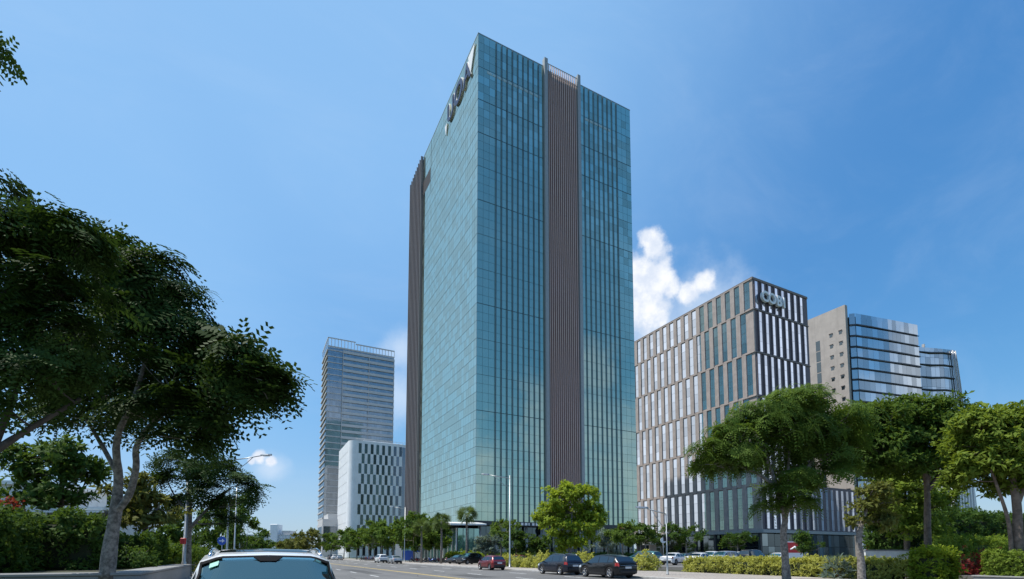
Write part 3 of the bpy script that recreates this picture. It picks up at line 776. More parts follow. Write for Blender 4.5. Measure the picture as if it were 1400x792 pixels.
def villa():
    a = P(-10, 700, 46); b = P(44, 662, 46)
    r = thing('white_house', 'white rendered house glimpsed behind the tall hedge', 'house', (a.x, a.y, 0), -YAW)
    m = MB(); m.box(-8, 3.9, 0, 8, 0, 8.0); m.box(3.903, 9.2, 1, 8, 0, 5.0); m.build('wall', 'house_white', r)
    m = MB(); m.box(1.1, 2.4, -.06, -.003, 5, 6.8); m.build('window', 'dark_glass', r)
    for i in range(4):
        m = MB(); m.box(4.1 + i * 1.3, 4.22 + i * 1.3, .7, .82, 3, 5.5); m.build('terrace_post', 'canopy_white', r)
    m = MB(); m.box(3.95, 9.4, .62, .9, 5.5, 5.7); m.build('terrace_beam', 'canopy_white', r)
    m = MB(); m.box(-8.3, 4.2, -.3, 8.3, 8.003, 8.35); m.box(3.7, 9.5, .7, 8.3, 5.75, 6.0); m.build('roof_slab', 'canopy_white', r)
villa()

# ------------------------------------------------------------------ vegetation
NR = np.random.RandomState
def rosette(kind, seed):
    g = NR(seed); Q = []
    if kind == 'feather':
        nf = 7
        for f in range(nf):
            az = 2 * math.pi * (f + g.rand() * .7) / nf; el = g.uniform(-.1, .75); L = g.uniform(.75, 1.1)
            d = np.array([math.cos(az), math.sin(az), 0]); side = np.array([-math.sin(az), math.cos(az), 0])
            npair = 6
            for i in range(1, npair + 1):
                t = i / npair
                base = d * L * t * math.cos(el * (1 - t * .5)) + np.array([0, 0, L * (math.sin(el) * t - .55 * t * t)])
                w = .27 * (1 - .75 * abs(t - .45)) * L
                for sgn in (-1, 1):
                    tip = base + side * sgn * w + d * w * .45 + np.array([0, 0, -w * .22])
                    mid = (base + tip) / 2; hw = .062 * L
                    Q.append([base, mid + d * hw, tip, mid - d * hw])
    elif kind == 'broad':
        for f in range(11):
            az = g.uniform(0, 2 * math.pi); el = g.uniform(-.5, 1.2); L = g.uniform(.55, 1.0)
            d = np.array([math.cos(az) * math.cos(el), math.sin(az) * math.cos(el), math.sin(el)])
            s = np.cross(d, [0, 0, 1.0]); s /= np.linalg.norm(s) + 1e-6
            off = g.uniform(-.35, .35, 3); base = off; tip = off + d * L + np.array([0, 0, -.15 * L]); mid = off + d * L * .5 + np.array([0, 0, .04])
            Q.append([base, mid + s * .2 * L, tip, mid - s * .2 * L])
    elif kind == 'blade':
        for f in range(9):
            az = g.uniform(0, 2 * math.pi); el = g.uniform(.5, 1.4); L = g.uniform(.7, 1.1)
            d = np.array([math.cos(az) * math.cos(el), math.sin(az) * math.cos(el), math.sin(el)])
            s = np.array([-math.sin(az), math.cos(az), 0])
            Q.append([np.zeros(3), d * L * .55 + s * .06, d * L - np.array([0, 0, .15]), d * L * .55 - s * .06])
    return np.array(Q)
ROS = {k: [rosette(k, 10 + i) for i in range(5)] for k in ('feather', 'broad', 'blade')}

def foliage(pts, ups, scales, kind, seed, tones):
    g = NR(seed); out = []; tn = []
    for p, u, s, t in zip(pts, ups, scales, tones):
        R = ROS[kind][g.randint(5)]
        u = u / (np.linalg.norm(u) + 1e-9); a = np.cross(u, [0.3, 1, .1]); a /= np.linalg.norm(a) + 1e-9; b = np.cross(u, a)
        sp = g.uniform(0, 2 * math.pi); a2 = a * math.cos(sp) + b * math.sin(sp); b2 = np.cross(u, a2)
        M = np.stack([a2, b2, u])
        out.append((R.reshape(-1, 3) @ M * s + p).reshape(-1, 4, 3))
        tn.append(np.clip(t + g.normal(0, .16, len(R)), 0, 1))
    return np.concatenate(out), np.concatenate(tn)

def bent(p, q, g, n=6, lift=.15, wob=.06):
    p, q = Vector(p), Vector(q); L = (q - p).length; pts = []
    o1 = Vector(g.uniform(-1, 1, 3)) * L * wob
    for i in range(n + 1):
        t = i / n; v = p.lerp(q, t); v.z += math.sin(t * math.pi) * -L * lift * .5
        v += o1 * math.sin(t * math.pi) + Vector(g.uniform(-1, 1, 3)) * L * .018 * (1 if 0 < i < n else 0)
        pts.append(v)
    return pts

def tree(name, label, base, stems, clumps, kind, scale, leaf, bark='bark_grey', group=None, seed=1, limbs=None, twig_r=.02, cat='tree', flat=.5, core=1.0):
    """stems: list of polylines [(point, radius)...] in world space; clumps: (centre, (rx,ry,rz), rosettes, tone)"""
    g = NR(seed); base = Vector(base)
    r = thing(name, label, cat, base, 0, group)
    m = MB(); nodes = []
    for st in stems:
        pts = [Vector(p) - base for p, _ in st]; rs = [q for _, q in st]
        # resample smoothly
        P2, R2 = [], []
        for i in range(len(pts) - 1):
            for k in range(4):
                t = k / 4; a = pts[max(i - 1, 0)]; b = pts[i]; c = pts[i + 1]; d = pts[min(i + 2, len(pts) - 1)]
                v = .5 * ((2 * b) + (c - a) * t + (2 * a - 5 * b + 4 * c - d) * t * t + (3 * b - a - 3 * c + d) * t ** 3)
                P2.append(v); R2.append(rs[i] * (1 - t) + rs[i + 1] * t)
        P2.append(pts[-1]); R2.append(rs[-1])
        R2 = [q * (1 + g.uniform(-.06, .06)) for q in R2]
        m.tube(P2, R2, 10); nodes += [(v, q) for v, q in zip(P2, R2)][len(P2) // 3:]
    allp, allu, alls, allt = [], [], [], []
    for ci, cl in enumerate(clumps):
        c, rr, n, tone = cl; c = Vector(c) - base
        if n == 0: continue
        n = max(n, 5)
        # branch to the clump
        best = min(nodes, key=lambda q: (q[0] - c).length + max(0, q[0].z - c.z) * 1.6)
        L = (best[0] - c).length
        pts = bent(best[0], c, g)
        r0 = min(best[1] * .6, .02 + .018 * L); m.tube(pts, [r0 + (twig_r - r0) * (i / 6) for i in range(7)], 6)
        nodes_c = pts[2:]
        nodes += [(p, max(twig_r, r0 * .5)) for p in pts[3:5]]
        d = g.normal(0, 1, (n, 3)); d /= np.linalg.norm(d, axis=1)[:, None]
        low = (d[:, 2] < -.15) & (g.rand(n) < flat); d[low, 2] *= -1
        rad_ = g.rand(n) ** (.42 * core)
        # sprays: rosettes gather round a few twig ends, so the outline is lumpy and lets light through
        ns = max(3, n // 7); sd_ = d[:ns] * (g.rand(ns) ** .33)[:, None] * g.uniform(.8, 1.25, ns)[:, None]
        pick = g.randint(0, ns, n); rs_ = min(max(rr), 1.6)
        loc = sd_[pick] * np.array(rr) + g.normal(0, 1, (n, 3)) * np.array([.30, .30, .15]) * rs_ * .6
        d = loc / np.array(rr); d /= np.linalg.norm(d, axis=1)[:, None] + 1e-6
        p = loc + np.array(c)
        up = d * .8 + np.array([0, 0, .65]) + g.normal(0, .3, (n, 3))
        allp.append(p); allu.append(up); alls.append(scale * g.uniform(.6, 1.45, n)); allt.append(np.full(n, tone) + g.normal(0, .12, n))
        for q in p[:max(3, n // 7)]:
            a = nodes_c[g.randint(len(nodes_c))]; m.tube(bent(a, q, g, 3, .1, .1), [twig_r, twig_r * .8, twig_r * .6, twig_r * .4], 4)
    m.build('trunk', bark, r)
    V, T = foliage(np.concatenate(allp), np.concatenate(allu), np.concatenate(alls), kind, seed + 77, np.concatenate(allt))
    quads_obj('crown', V, T, leaf, r)
    return r

def px_clumps(lst, D):
    out = []
    for e in lst:
        px, py, rx, ry, n = e[:5]; DD = e[5] if len(e) > 5 else D; tone = e[6] if len(e) > 6 else .5
        k = DD / F * 1.02
        out.append((P(px, py, DD), (rx * k, rx * k * .9, ry * k), n, tone))
    return out

# big shade tree near the kerb on the left
def left_trees():
    bz = .95
    b = G(148, 18, bz)
    S = lambda px, py, D=18: P(px, py, D)
    stems = [[(b + Vector((0, 0, -.15)), .27), (S(151, 745), .225), (S(158, 700), .19), (S(162, 655), .14), (S(160, 600, 17.6), .11), (S(185, 540, 17.6), .08), (S(205, 470, 17.6), .05)],
             [(S(157, 702), .12), (S(176, 678, 17.9), .115), (S(186, 640, 17.8), .105), (S(189, 605, 17.6), .09), (S(230, 560, 17.2), .09), (S(290, 530, 16.8), .06), (S(345, 505, 16.6), .04)],
             [(S(161, 650), .09), (S(140, 610, 18.4), .075), (S(110, 560, 19), .05)]]
    cl = px_clumps([(170, 345, 42, 26, 55), (215, 372, 36, 26, 60), (205, 400, 60, 30, 110), (140, 395, 55, 40, 110), (245, 418, 34, 24, 60), (255, 455, 50, 28, 100), (190, 455, 70, 40, 170, 17.5), (120, 470, 60, 40, 130, 19),
                    (290, 480, 34, 24, 70), (225, 515, 70, 38, 160, 17), (150, 530, 66, 40, 150, 18.5), (328, 492, 34, 20, 80, 16.8), (358, 520, 28, 22, 90, 16.6), (366, 546, 20, 14, 36, 16.6), (305, 520, 36, 22, 80, 16.8), (332, 545, 24, 14, 30, 16.6),
                    (265, 560, 50, 30, 110, 17), (205, 570, 54, 26, 100, 17.5), (285, 590, 26, 20, 40, 17), (245, 600, 36, 20, 56, 17), (150, 575, 60, 24, 70, 18.5), (90, 545, 46, 34, 80, 19), (185, 425, 60, 40, 120, 20.5), (240, 500, 50, 40, 100, 20)], 18)
    tree('shade_tree', 'large feathery shade tree with forked grey trunk overhanging the road', b, stems, [(c, (r_[0] * 1.05, r_[1], r_[2] * .85), int(n * .38), t) for c, r_, n, t in cl], 'feather', .78, 'leaf_dark', 'bark_grey', 'shade trees beside the road', 11, twig_r=.018)
    # tree at the edge of the picture, reaching in from the left
    b = P(-95, 780, 12); b.z = bz
    S = lambda px, py, D=12: P(px, py, D)  # top clumps get a lighter leaf tone, painting the light on them
    stems = [[(b, .28), (S(-70, 700), .22), (S(-45, 650), .17), (S(0, 612), .085), (S(60, 575, 12.4), .06), (S(110, 545, 12.8), .04)],
             [(S(-45, 650), .15), (S(-50, 560), .11), (S(-30, 450), .09), (S(20, 380), .055), (S(40, 310), .05)],
             [(S(-10, 618), .08), (S(20, 540), .06), (S(40, 470), .05), (S(80, 400), .05)],
             [(S(-20, 450), .12), (S(-70, 300), .1), (S(-60, 160), .07), (S(-40, 90), .04), (S(-8, 72), .02)]]
    cl = px_clumps([(20, 300, 50, 20, 80, 12, .8), (80, 315, 40, 20, 70, 12, .75), (116, 335, 24, 14, 30, 12, .7), (30, 340, 60, 24, 100, 12, .6), (100, 345, 50, 26, 80), (20, 400, 60, 40, 120), (85, 405, 55, 40, 120), (30, 455, 60, 40, 120), (95, 470, 60, 40, 120),
                    (20, 510, 60, 34, 110), (80, 530, 55, 30, 90), (-50, 350, 60, 60, 100), (-50, 460, 60, 60, 120), (-60, 250, 60, 40, 80), (15, 560, 40, 24, 40), (40, 430, 70, 60, 130, 13.5), (-12, 66, 8, 8, 14, 12, .8), (-120, 110, 50, 40, 50)], 12)
    tree('overhanging_tree', 'dense dark tree leaning in from the road edge beside the shade tree', b, stems, [(c, r_, int(n * .40), t) for c, r_, n, t in cl], 'feather', .55, 'leaf_dark', 'bark_dark', 'shade trees beside the road', 12, twig_r=.014)
    # smaller trees on the bed
    b = G(84, 27, bz)
    S = lambda px, py, D=27: P(px, py, D)
    cl = px_clumps([(84, 625, 40, 22, 110), (55, 645, 36, 22, 90), (105, 655, 30, 20, 90), (75, 675, 46, 22, 110), (45, 620, 30, 20, 60), (95, 690, 30, 16, 50), (110, 640, 24, 14, 40)], 27)
    tree('bed_tree', 'young dark green tree with slim pinkish trunk rising from the tall hedge', b, [[(b, .17), (S(84, 735), .15), (S(84, 690), .12), (S(84, 640), .06)]], cl, 'broad', .42, 'leaf_street', 'bark_brown', 'trees on the raised bed', 13)
    b = G(197, 31, .3)
    S = lambda px, py, D=31: P(px, py, D)
    cl = px_clumps([(195, 675, 34, 20, 80, 31, .6), (215, 695, 26, 18, 60, 31, .75), (175, 690, 28, 20, 60), (200, 712, 32, 14, 60, 31, .6), (222, 712, 12, 10, 24, 31, .95)], 31)
    tree('bed_tree', 'small olive green tree with pale straight trunk right of the forked shade tree', b, [[(b, .2), (S(197, 745), .18), (S(199, 715), .14), (S(196, 680), .06)], [(S(198, 722), .09), (S(210, 705), .06), (S(218, 690), .03)]], cl, 'broad', .42, 'leaf_olive', 'bark_grey', 'trees on the raised bed', 14)
    b = G(258, 35, .13)
    S = lambda px, py, D=35: P(px, py, D)
    cl = px_clumps([(262, 640, 34, 18, 46), (235, 625, 22, 14, 28), (300, 640, 26, 16, 34), (325, 665, 24, 16, 36), (230, 660, 20, 16, 26), (285, 675, 30, 14, 30), (318, 690, 26, 14, 34), (245, 690, 22, 12, 22), (300, 715, 20, 14, 24), (270, 620, 22, 10, 20), (338, 680, 14, 10, 14)], 35)
    tree('street_tree', 'thin open-crowned street tree on the left pavement behind the parked white car', b, [[(b, .26), (S(257, 745), .21), (S(259, 705), .17), (S(258, 665), .1), (S(250, 635), .04)], [(S(258, 725), .13), (S(275, 705), .1), (S(300, 680), .06), (S(318, 665), .03)], [(S(258, 700), .1), (S(240, 680), .06), (S(230, 660), .03)], [(S(259, 690), .09), (S(285, 655), .05), (S(300, 640), .03)]], cl, 'feather', .75, 'leaf_dark', 'bark_grey', None, 15)
left_trees()

def generic_tree(name, label, base, h, w, leaf, n=160, kind='broad', scale=.5, group=None, seed=1, bark='bark_grey', clear=.35, tone=.5, trunk=.16, shape='round'):
    g = NR(seed); base = Vector(base); cl = []
    zc = h * clear
    k = 9
    for i in range(k):
        a = 2.4 * i + g.uniform(-.4, .4); t = (i + .5) / k
        if shape == 'round': rr = w * .30 * math.sin(math.pi * (.18 + .74 * t)); 
        elif shape == 'umbrella': rr = w * .36 * (.45 + .55 * t) if t < .8 else w * .2
        else: rr = w * .3 * (1.1 - t)
        z = zc + (h - zc) * (.12 + .76 * t)
        cl.append((base + Vector((math.cos(a) * rr, math.sin(a) * rr, z)), (w * .26, w * .26, (h - zc) * .19), n // k, tone + g.uniform(-.12, .2)))
    cl.append((base + Vector((0, 0, zc + (h - zc) * .5)), (w * .3, w * .3, (h - zc) * .35), n // k, tone - .1))
    lean = Vector((g.uniform(-.04, .04) * h, g.uniform(-.04, .04) * h, 0))
    st = [[(base, trunk * 1.25), (base + Vector((0, 0, zc * .5)) + lean * .3, trunk), (base + Vector((0, 0, zc)) + lean * .6, trunk * .85), (base + Vector((0, 0, zc + (h - zc) * .45)) + lean, trunk * .45), (base + Vector((0, 0, zc + (h - zc) * .8)) + lean, trunk * .15)]]
    return tree(name, label, base, st, cl, kind, scale, leaf, bark, group, seed, twig_r=.015 + h * .001)

def road_trees():
    # bright tree in front of the tower
    b = G(779, 70, .13)
    S = lambda px, py, D=70: P(px, py, D)  # clump tones paint sunlight at the upper left, shade at the lower right
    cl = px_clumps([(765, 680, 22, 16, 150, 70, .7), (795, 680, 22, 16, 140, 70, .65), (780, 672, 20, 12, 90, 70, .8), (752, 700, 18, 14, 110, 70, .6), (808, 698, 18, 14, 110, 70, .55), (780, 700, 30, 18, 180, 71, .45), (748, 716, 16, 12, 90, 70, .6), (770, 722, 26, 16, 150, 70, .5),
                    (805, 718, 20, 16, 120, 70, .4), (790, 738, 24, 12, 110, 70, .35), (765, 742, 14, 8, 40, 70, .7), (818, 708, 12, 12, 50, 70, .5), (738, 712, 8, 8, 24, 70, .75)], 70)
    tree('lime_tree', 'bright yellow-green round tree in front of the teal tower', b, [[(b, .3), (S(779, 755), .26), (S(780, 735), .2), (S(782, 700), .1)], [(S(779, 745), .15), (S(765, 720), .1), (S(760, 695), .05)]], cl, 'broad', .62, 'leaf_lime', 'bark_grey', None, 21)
    # row of street trees towards the horizon on the far pavement
    row = [(452, 190, 9, 10), (470, 165, 9, 11), (488, 150, 10, 11), (505, 138, 9.5, 11), (521, 128, 9.5, 10), (538, 120, 10, 10), (553, 112, 9.5, 9), (566, 104, 9.5, 8.5), (583, 100, 9, 8), (595, 97, 7.5, 6)]
    labs = ['farthest small green tree of the pavement row by the white block', 'second farthest pavement tree below the checkered white block', 'wide green tree below the rounded corner of the checkered block', 'dark broad pavement tree under the middle of the checkered block',
            'green pavement tree behind the parked white suv', 'green pavement tree behind the parked silver sedan', 'pavement tree just left of the lamp post by the louvred end of the tower', 'pavement tree under the louvred end of the teal tower', 'pavement tree right of the louvred end of the tower', 'small pavement tree beside the shorter palm']
    for i, (px, D, h, w) in enumerate(row):
        generic_tree('pavement_tree', labs[i], G(px, D, .13), h * (1 + .08 * math.sin(i * 2.1)), w, 'leaf_street' if i % 3 else 'leaf_mid', 230, 'broad', .95, 'trees along the far pavement', 40 + i, clear=.28, tone=.55 + .15 * math.sin(i * 1.7))
    for i, (px, D, h, w, lb) in enumerate(((478, 240, 13, 14, 'tall tree behind the pavement row at the foot of the white block'), (512, 180, 13, 12, 'tall dark tree behind the row in front of the checkered windows'))):
        generic_tree('park_tree', lb, G(px, D), h, w, 'leaf_street', 200, 'broad', 1.2, 'trees behind the pavement row', 60 + i, tone=.3)
    generic_tree('olive_tree', 'yellowish olive tree at the far end of the road below the high-rise', G(418, 170, .1), 10, 14, 'leaf_olive', 260, 'broad', 1.1, None, 63, clear=.2, tone=.6)
    generic_tree('olive_tree', 'small yellowish tree left of the far end of the road', G(396, 230, .1), 8.5, 13, 'leaf_olive', 180, 'broad', 1.3, None, 64, clear=.15, tone=.5)
    far = [(228, 75, 8.0, 8, 'round dark tree between the small olive tree and the open street tree'), (300, 90, 11, 10, 'dark tree behind the blue road sign'), (318, 75, 11, 8, 'dark tree under the left lamp arm'), (335, 130, 9, 14, 'tree on the horizon left of the far blue building'), (265, 120, 8, 16, 'low far tree behind the open street tree'), (375, 300, 9, 20, 'far tree at the foot of the blue horizon building'), (352, 260, 10, 18, 'far tree right of the left lamp post'), (395, 330, 10, 20, 'far tree below the end of the blue horizon building'), (160, 60, 9, 9, 'green tree seen behind the forked trunk'), (110, 55, 8.5, 9, 'green tree behind the tall hedge beside the slim trunk')]
    for i, (px, D, h, w, lb) in enumerate(far):
        generic_tree('far_tree', lb, G(px, D), h, w, 'leaf_street', 190, 'broad', .6 + D * .0035, 'trees beyond the left pavement', 70 + i, clear=.12, tone=.35)
    # small trees along the tower podium
    pod = [(685, 82, 7.2, 7.5, 'leaf_mid', .75, 'flat-topped light green tree just right of the tower corner'), (664, 78, 4.6, 4.6, 'leaf_silver', .2, 'small grey-green tree at the tower corner'), (705, 76, 5.2, 4.4, 'leaf_street', .2, 'small dark tree behind the lamp post'), (737, 76, 4.6, 3.8, 'leaf_street', .3, 'small broad-leaved tree left of the bright lime tree'),
           (852, 78, 6.4, 5.5, 'leaf_mid', .7, 'small light green tree right of the bright lime tree'), (875, 84, 6.6, 6.5, 'leaf_street', .25, 'dark tree under the right edge of the teal tower'), (905, 84, 6.4, 7.5, 'leaf_street', .35, 'wide dark tree behind the white cars'), (938, 82, 6.2, 7.0, 'leaf_street', .3, 'round dark tree left of the tan block entrance'), (1008, 92, 5.6, 6.0, 'leaf_street', .2, 'small dark tree before the dark shopfront'),
           (1100, 84, 5.2, 5, 'leaf_street', .25, 'dark tree behind the umbrella-crowned tree trunk'), (830, 84, 5.6, 5, 'leaf_silver', .4, 'silvery palm-like tree right of the lime tree')]
    for i, (px, D, h, w, lf, tn, lb) in enumerate(pod):
        generic_tree('podium_tree', lb, G(px, D, .1), h, w, lf, 240, 'broad', .5, 'small trees before the towers', 90 + i, clear=.4 if w > 5 else .3, tone=tn, trunk=.12, shape='umbrella' if i in (0, 4, 6) else 'round')
road_trees()

def far_woods():
    g = NR(9); n = 2600
    az = g.uniform(-1.25, 1.5, n); rr = g.uniform(380, 470, n)
    h = 7 + 3 * np.sin(az * 23) + 2 * np.sin(az * 57 + 1)
    p = np.stack([np.sin(az) * rr, np.cos(az) * rr, g.rand(n) ** .7 * h], 1)
    ok = (p[:, 0] < -30) | (p[:, 0] > 260); p = p[ok]; m_ = len(p)
    V, T = foliage(p, np.tile([0, 0, 1.0], (m_, 1)) + g.normal(0, .4, (m_, 3)), g.uniform(3, 6, m_), 'broad', 5, .3 + g.normal(0, .15, m_))
    o = quads_obj('far_woods', V, T, 'leaf_street'); tag(o, kind='stuff')
far_woods()

def palms():
    g = NR(4)
    for (px, D, h, lb) in ((603, 84, 7.6, 'shorter fan palm beside the pavilion canopy'), (638, 80, 8.3, 'tall fan palm in front of the round red sign'), (576, 92, 7.2, 'fan palm at the left end of the pavilion')):
        b = G(px, D, .12); r = thing('fan_palm', lb, 'palm tree', b, g.uniform(0, 6), 'fan palms by the pavilion')
        m = MB(); m.tube([(0, 0, 0), (.06, 0, h * .4), (.02, .05, h * .8), (0, 0, h - .6)], [.24, .17, .15, .17], 10)
        for k in range(14): m.lathe([(.2, -.03), (.215, 0), (.2, .03)], (.03, 0, .5 + k * (h - 1.4) / 14), 'z', 8)
        m.build('trunk', 'bark_grey', r)
        Q = []; T = []
        for f in range(48):
            az = g.uniform(0, 6.28); el = math.asin(g.uniform(-.75, .98)); d = np.array([math.cos(az) * math.cos(el), math.sin(az) * math.cos(el), math.sin(el)])
            c0 = np.array([0, 0, h - .7]); st = c0 + d * g.uniform(.45, 1.0); side = np.cross(d, [0, 0, 1]); side /= np.linalg.norm(side); upv = np.cross(side, d); ro = g.uniform(-1.1, 1.1); side = side * math.cos(ro) + upv * math.sin(ro)
            Q.append([c0 - side * .02, c0 + side * .02, st + side * .02, st - side * .02]); T.append(.8)
            for a in np.linspace(-1.15, 1.15, 9):
                dd = d * math.cos(a) + side * math.sin(a); L = 1.25 * (1 - .12 * abs(a))
                ss = -d * math.sin(a) + side * math.cos(a)
                tip = st + dd * L - np.array([0, 0, .22]); mid = st + dd * L * .55
                Q.append([st, mid + ss * .06, tip, mid - ss * .06]); T.append(g.uniform(.1, .9) * (1.0 if el > -.4 else .6))
        quads_obj('crown', np.array(Q), np.array(T), 'leaf_palm', r)
palms()

def right_trees():
    S = lambda px, py, D=29: P(px, py, D)  # upper clumps toned lighter than lower ones: sunlit tops put into leaf colour
    b = G(1074, 29, .13)
    stems = [[(b, .25), (S(1074, 770), .21), (S(1071, 728), .18), (S(1073, 706), .165), (S(1060, 660), .11), (S(1045, 610), .09), (S(1050, 570), .05)], [(S(1073, 708), .17), (S(1085, 670), .13), (S(1110, 630), .09), (S(1130, 600), .05)], [(S(1062, 665), .1), (S(1030, 645), .08), (S(990, 630), .05)], [(S(1080, 680), .11), (S(1078, 630), .08), (S(1085, 580), .05)]]
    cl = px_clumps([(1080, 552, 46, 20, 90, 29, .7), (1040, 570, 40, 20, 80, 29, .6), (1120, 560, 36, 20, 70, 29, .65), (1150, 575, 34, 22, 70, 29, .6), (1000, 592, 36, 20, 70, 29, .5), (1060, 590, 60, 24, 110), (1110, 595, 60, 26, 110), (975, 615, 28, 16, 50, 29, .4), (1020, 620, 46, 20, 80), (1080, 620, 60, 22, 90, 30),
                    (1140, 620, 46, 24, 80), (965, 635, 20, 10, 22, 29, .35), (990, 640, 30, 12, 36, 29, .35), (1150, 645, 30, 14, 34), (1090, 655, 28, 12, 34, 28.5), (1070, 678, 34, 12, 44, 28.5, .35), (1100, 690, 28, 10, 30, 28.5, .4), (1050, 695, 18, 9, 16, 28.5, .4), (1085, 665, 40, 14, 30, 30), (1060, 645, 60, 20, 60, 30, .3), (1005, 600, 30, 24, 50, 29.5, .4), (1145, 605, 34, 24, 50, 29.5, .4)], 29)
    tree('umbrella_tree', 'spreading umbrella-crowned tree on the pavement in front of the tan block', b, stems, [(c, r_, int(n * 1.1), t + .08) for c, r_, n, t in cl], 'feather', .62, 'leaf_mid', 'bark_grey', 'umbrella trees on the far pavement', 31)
    b = G(1176, 25.4, .13); S2 = lambda px, py, D=25.4: P(px, py, D)
    cl = px_clumps([(1190, 672, 18, 14, 60, 25.4, .6), (1180, 695, 20, 12, 50, 25.4, .45), (1200, 690, 20, 14, 60, 25.4, .5), (1175, 715, 16, 8, 26, 25.4, .45), (1210, 712, 16, 10, 36), (1196, 712, 20, 12, 44)], 25.4)
    tree('slim_tree', 'slim-trunked light green young tree right of the umbrella tree', b, [[(b, .2), (S2(1177, 765), .16), (S2(1174, 735), .14), (S2(1182, 705), .08), (S2(1190, 680), .03)]], cl, 'broad', .3, 'leaf_olive', 'bark_grey', None, 32)
    b = G(1240, 40, .1); S3 = lambda px, py, D=40: P(px, py, D)
    cl = px_clumps([(1225, 668, 34, 18, 110, 40, .7), (1250, 670, 34, 18, 110, 40, .75), (1215, 695, 32, 18, 100), (1255, 700, 40, 20, 120), (1235, 722, 40, 16, 100, 40, .4), (1285, 690, 30, 18, 80, 40, .4), (1275, 715, 30, 14, 60, 40, .3), (1210, 655, 20, 12, 40, 40, .7)], 40)
    tree('broad_tree', 'dense light green rounded tree behind the clipped hedge', b, [[(b, .26), (S3(1240, 740), .2), (S3(1238, 700), .12), (S3(1238, 670), .05)]], [(c, r_, int(n * 1.5), t + .2) for c, r_, n, t in cl], 'broad', .42, 'leaf_hedge', 'bark_brown', None, 33)
    b = G(1268, 34, .1); S4 = lambda px, py, D=34: P(px, py, D)
    stems = [[(b, .24), (S4(1268, 720), .2), (S4(1267, 665), .165), (S4(1258, 620), .12), (S4(1240, 590), .06)], [(S4(1268, 670), .17), (S4(1292, 640), .13), (S4(1312, 615), .06)], [(S4(1268, 660), .14), (S4(1275, 625), .11), (S4(1280, 585), .05)]]
    cl = px_clumps([(1195, 585, 36, 24, 100, 33, .4), (1230, 570, 40, 22, 100, 34, .5), (1275, 562, 40, 18, 90, 34, .55), (1215, 615, 46, 24, 130, 33, .35), (1260, 600, 56, 26, 150, 34, .4), (1310, 590, 40, 22, 100, 34, .5), (1185, 620, 30, 22, 80, 33, .3), (1230, 638, 50, 12, 80, 33, .25), (1300, 622, 44, 20, 100), (1205, 570, 40, 18, 90, 33, .55), (1245, 590, 60, 30, 160, 35, .4), (1180, 600, 40, 30, 110, 33, .35), (1215, 640, 60, 14, 90, 34, .25), (1275, 640, 40, 14, 60, 34, .3), (1165, 575, 20, 20, 40, 33, .5), (1270, 585, 60, 30, 120, 36, .35)], 34)
    tree('umbrella_tree', 'dark wide-crowned tree with forked trunk behind the slim young tree', b, stems, [(c, r_, int(n * 2.9), t) for c, r_, n, t in cl], 'broad', .36, 'leaf_mid', 'bark_brown', 'umbrella trees on the far pavement', 34)
    b = G(1393, 25.5, .55); S5 = lambda px, py, D=25.5: P(px, py, D)
    stems = [[(b, .26), (S5(1392, 740), .22), (S5(1390, 690), .18), (S5(1380, 640), .12), (S5(1360, 600), .06)], [(b + Vector((-.35, .2, 0)), .12), (S5(1380, 720), .09), (S5(1365, 670), .07), (S5(1350, 630), .03)], [(S5(1391, 690), .12), (S5(1410, 640), .09), (S5(1430, 590), .05)]]
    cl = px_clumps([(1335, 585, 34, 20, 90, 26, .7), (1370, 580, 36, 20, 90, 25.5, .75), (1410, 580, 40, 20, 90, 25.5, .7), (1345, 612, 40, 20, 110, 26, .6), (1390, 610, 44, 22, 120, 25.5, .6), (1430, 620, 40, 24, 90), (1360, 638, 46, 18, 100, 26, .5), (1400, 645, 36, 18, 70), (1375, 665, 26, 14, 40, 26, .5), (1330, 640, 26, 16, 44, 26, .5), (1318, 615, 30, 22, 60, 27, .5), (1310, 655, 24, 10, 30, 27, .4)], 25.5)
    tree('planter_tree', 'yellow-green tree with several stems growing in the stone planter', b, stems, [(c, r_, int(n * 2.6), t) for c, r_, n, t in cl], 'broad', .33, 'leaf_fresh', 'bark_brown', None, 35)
right_trees()

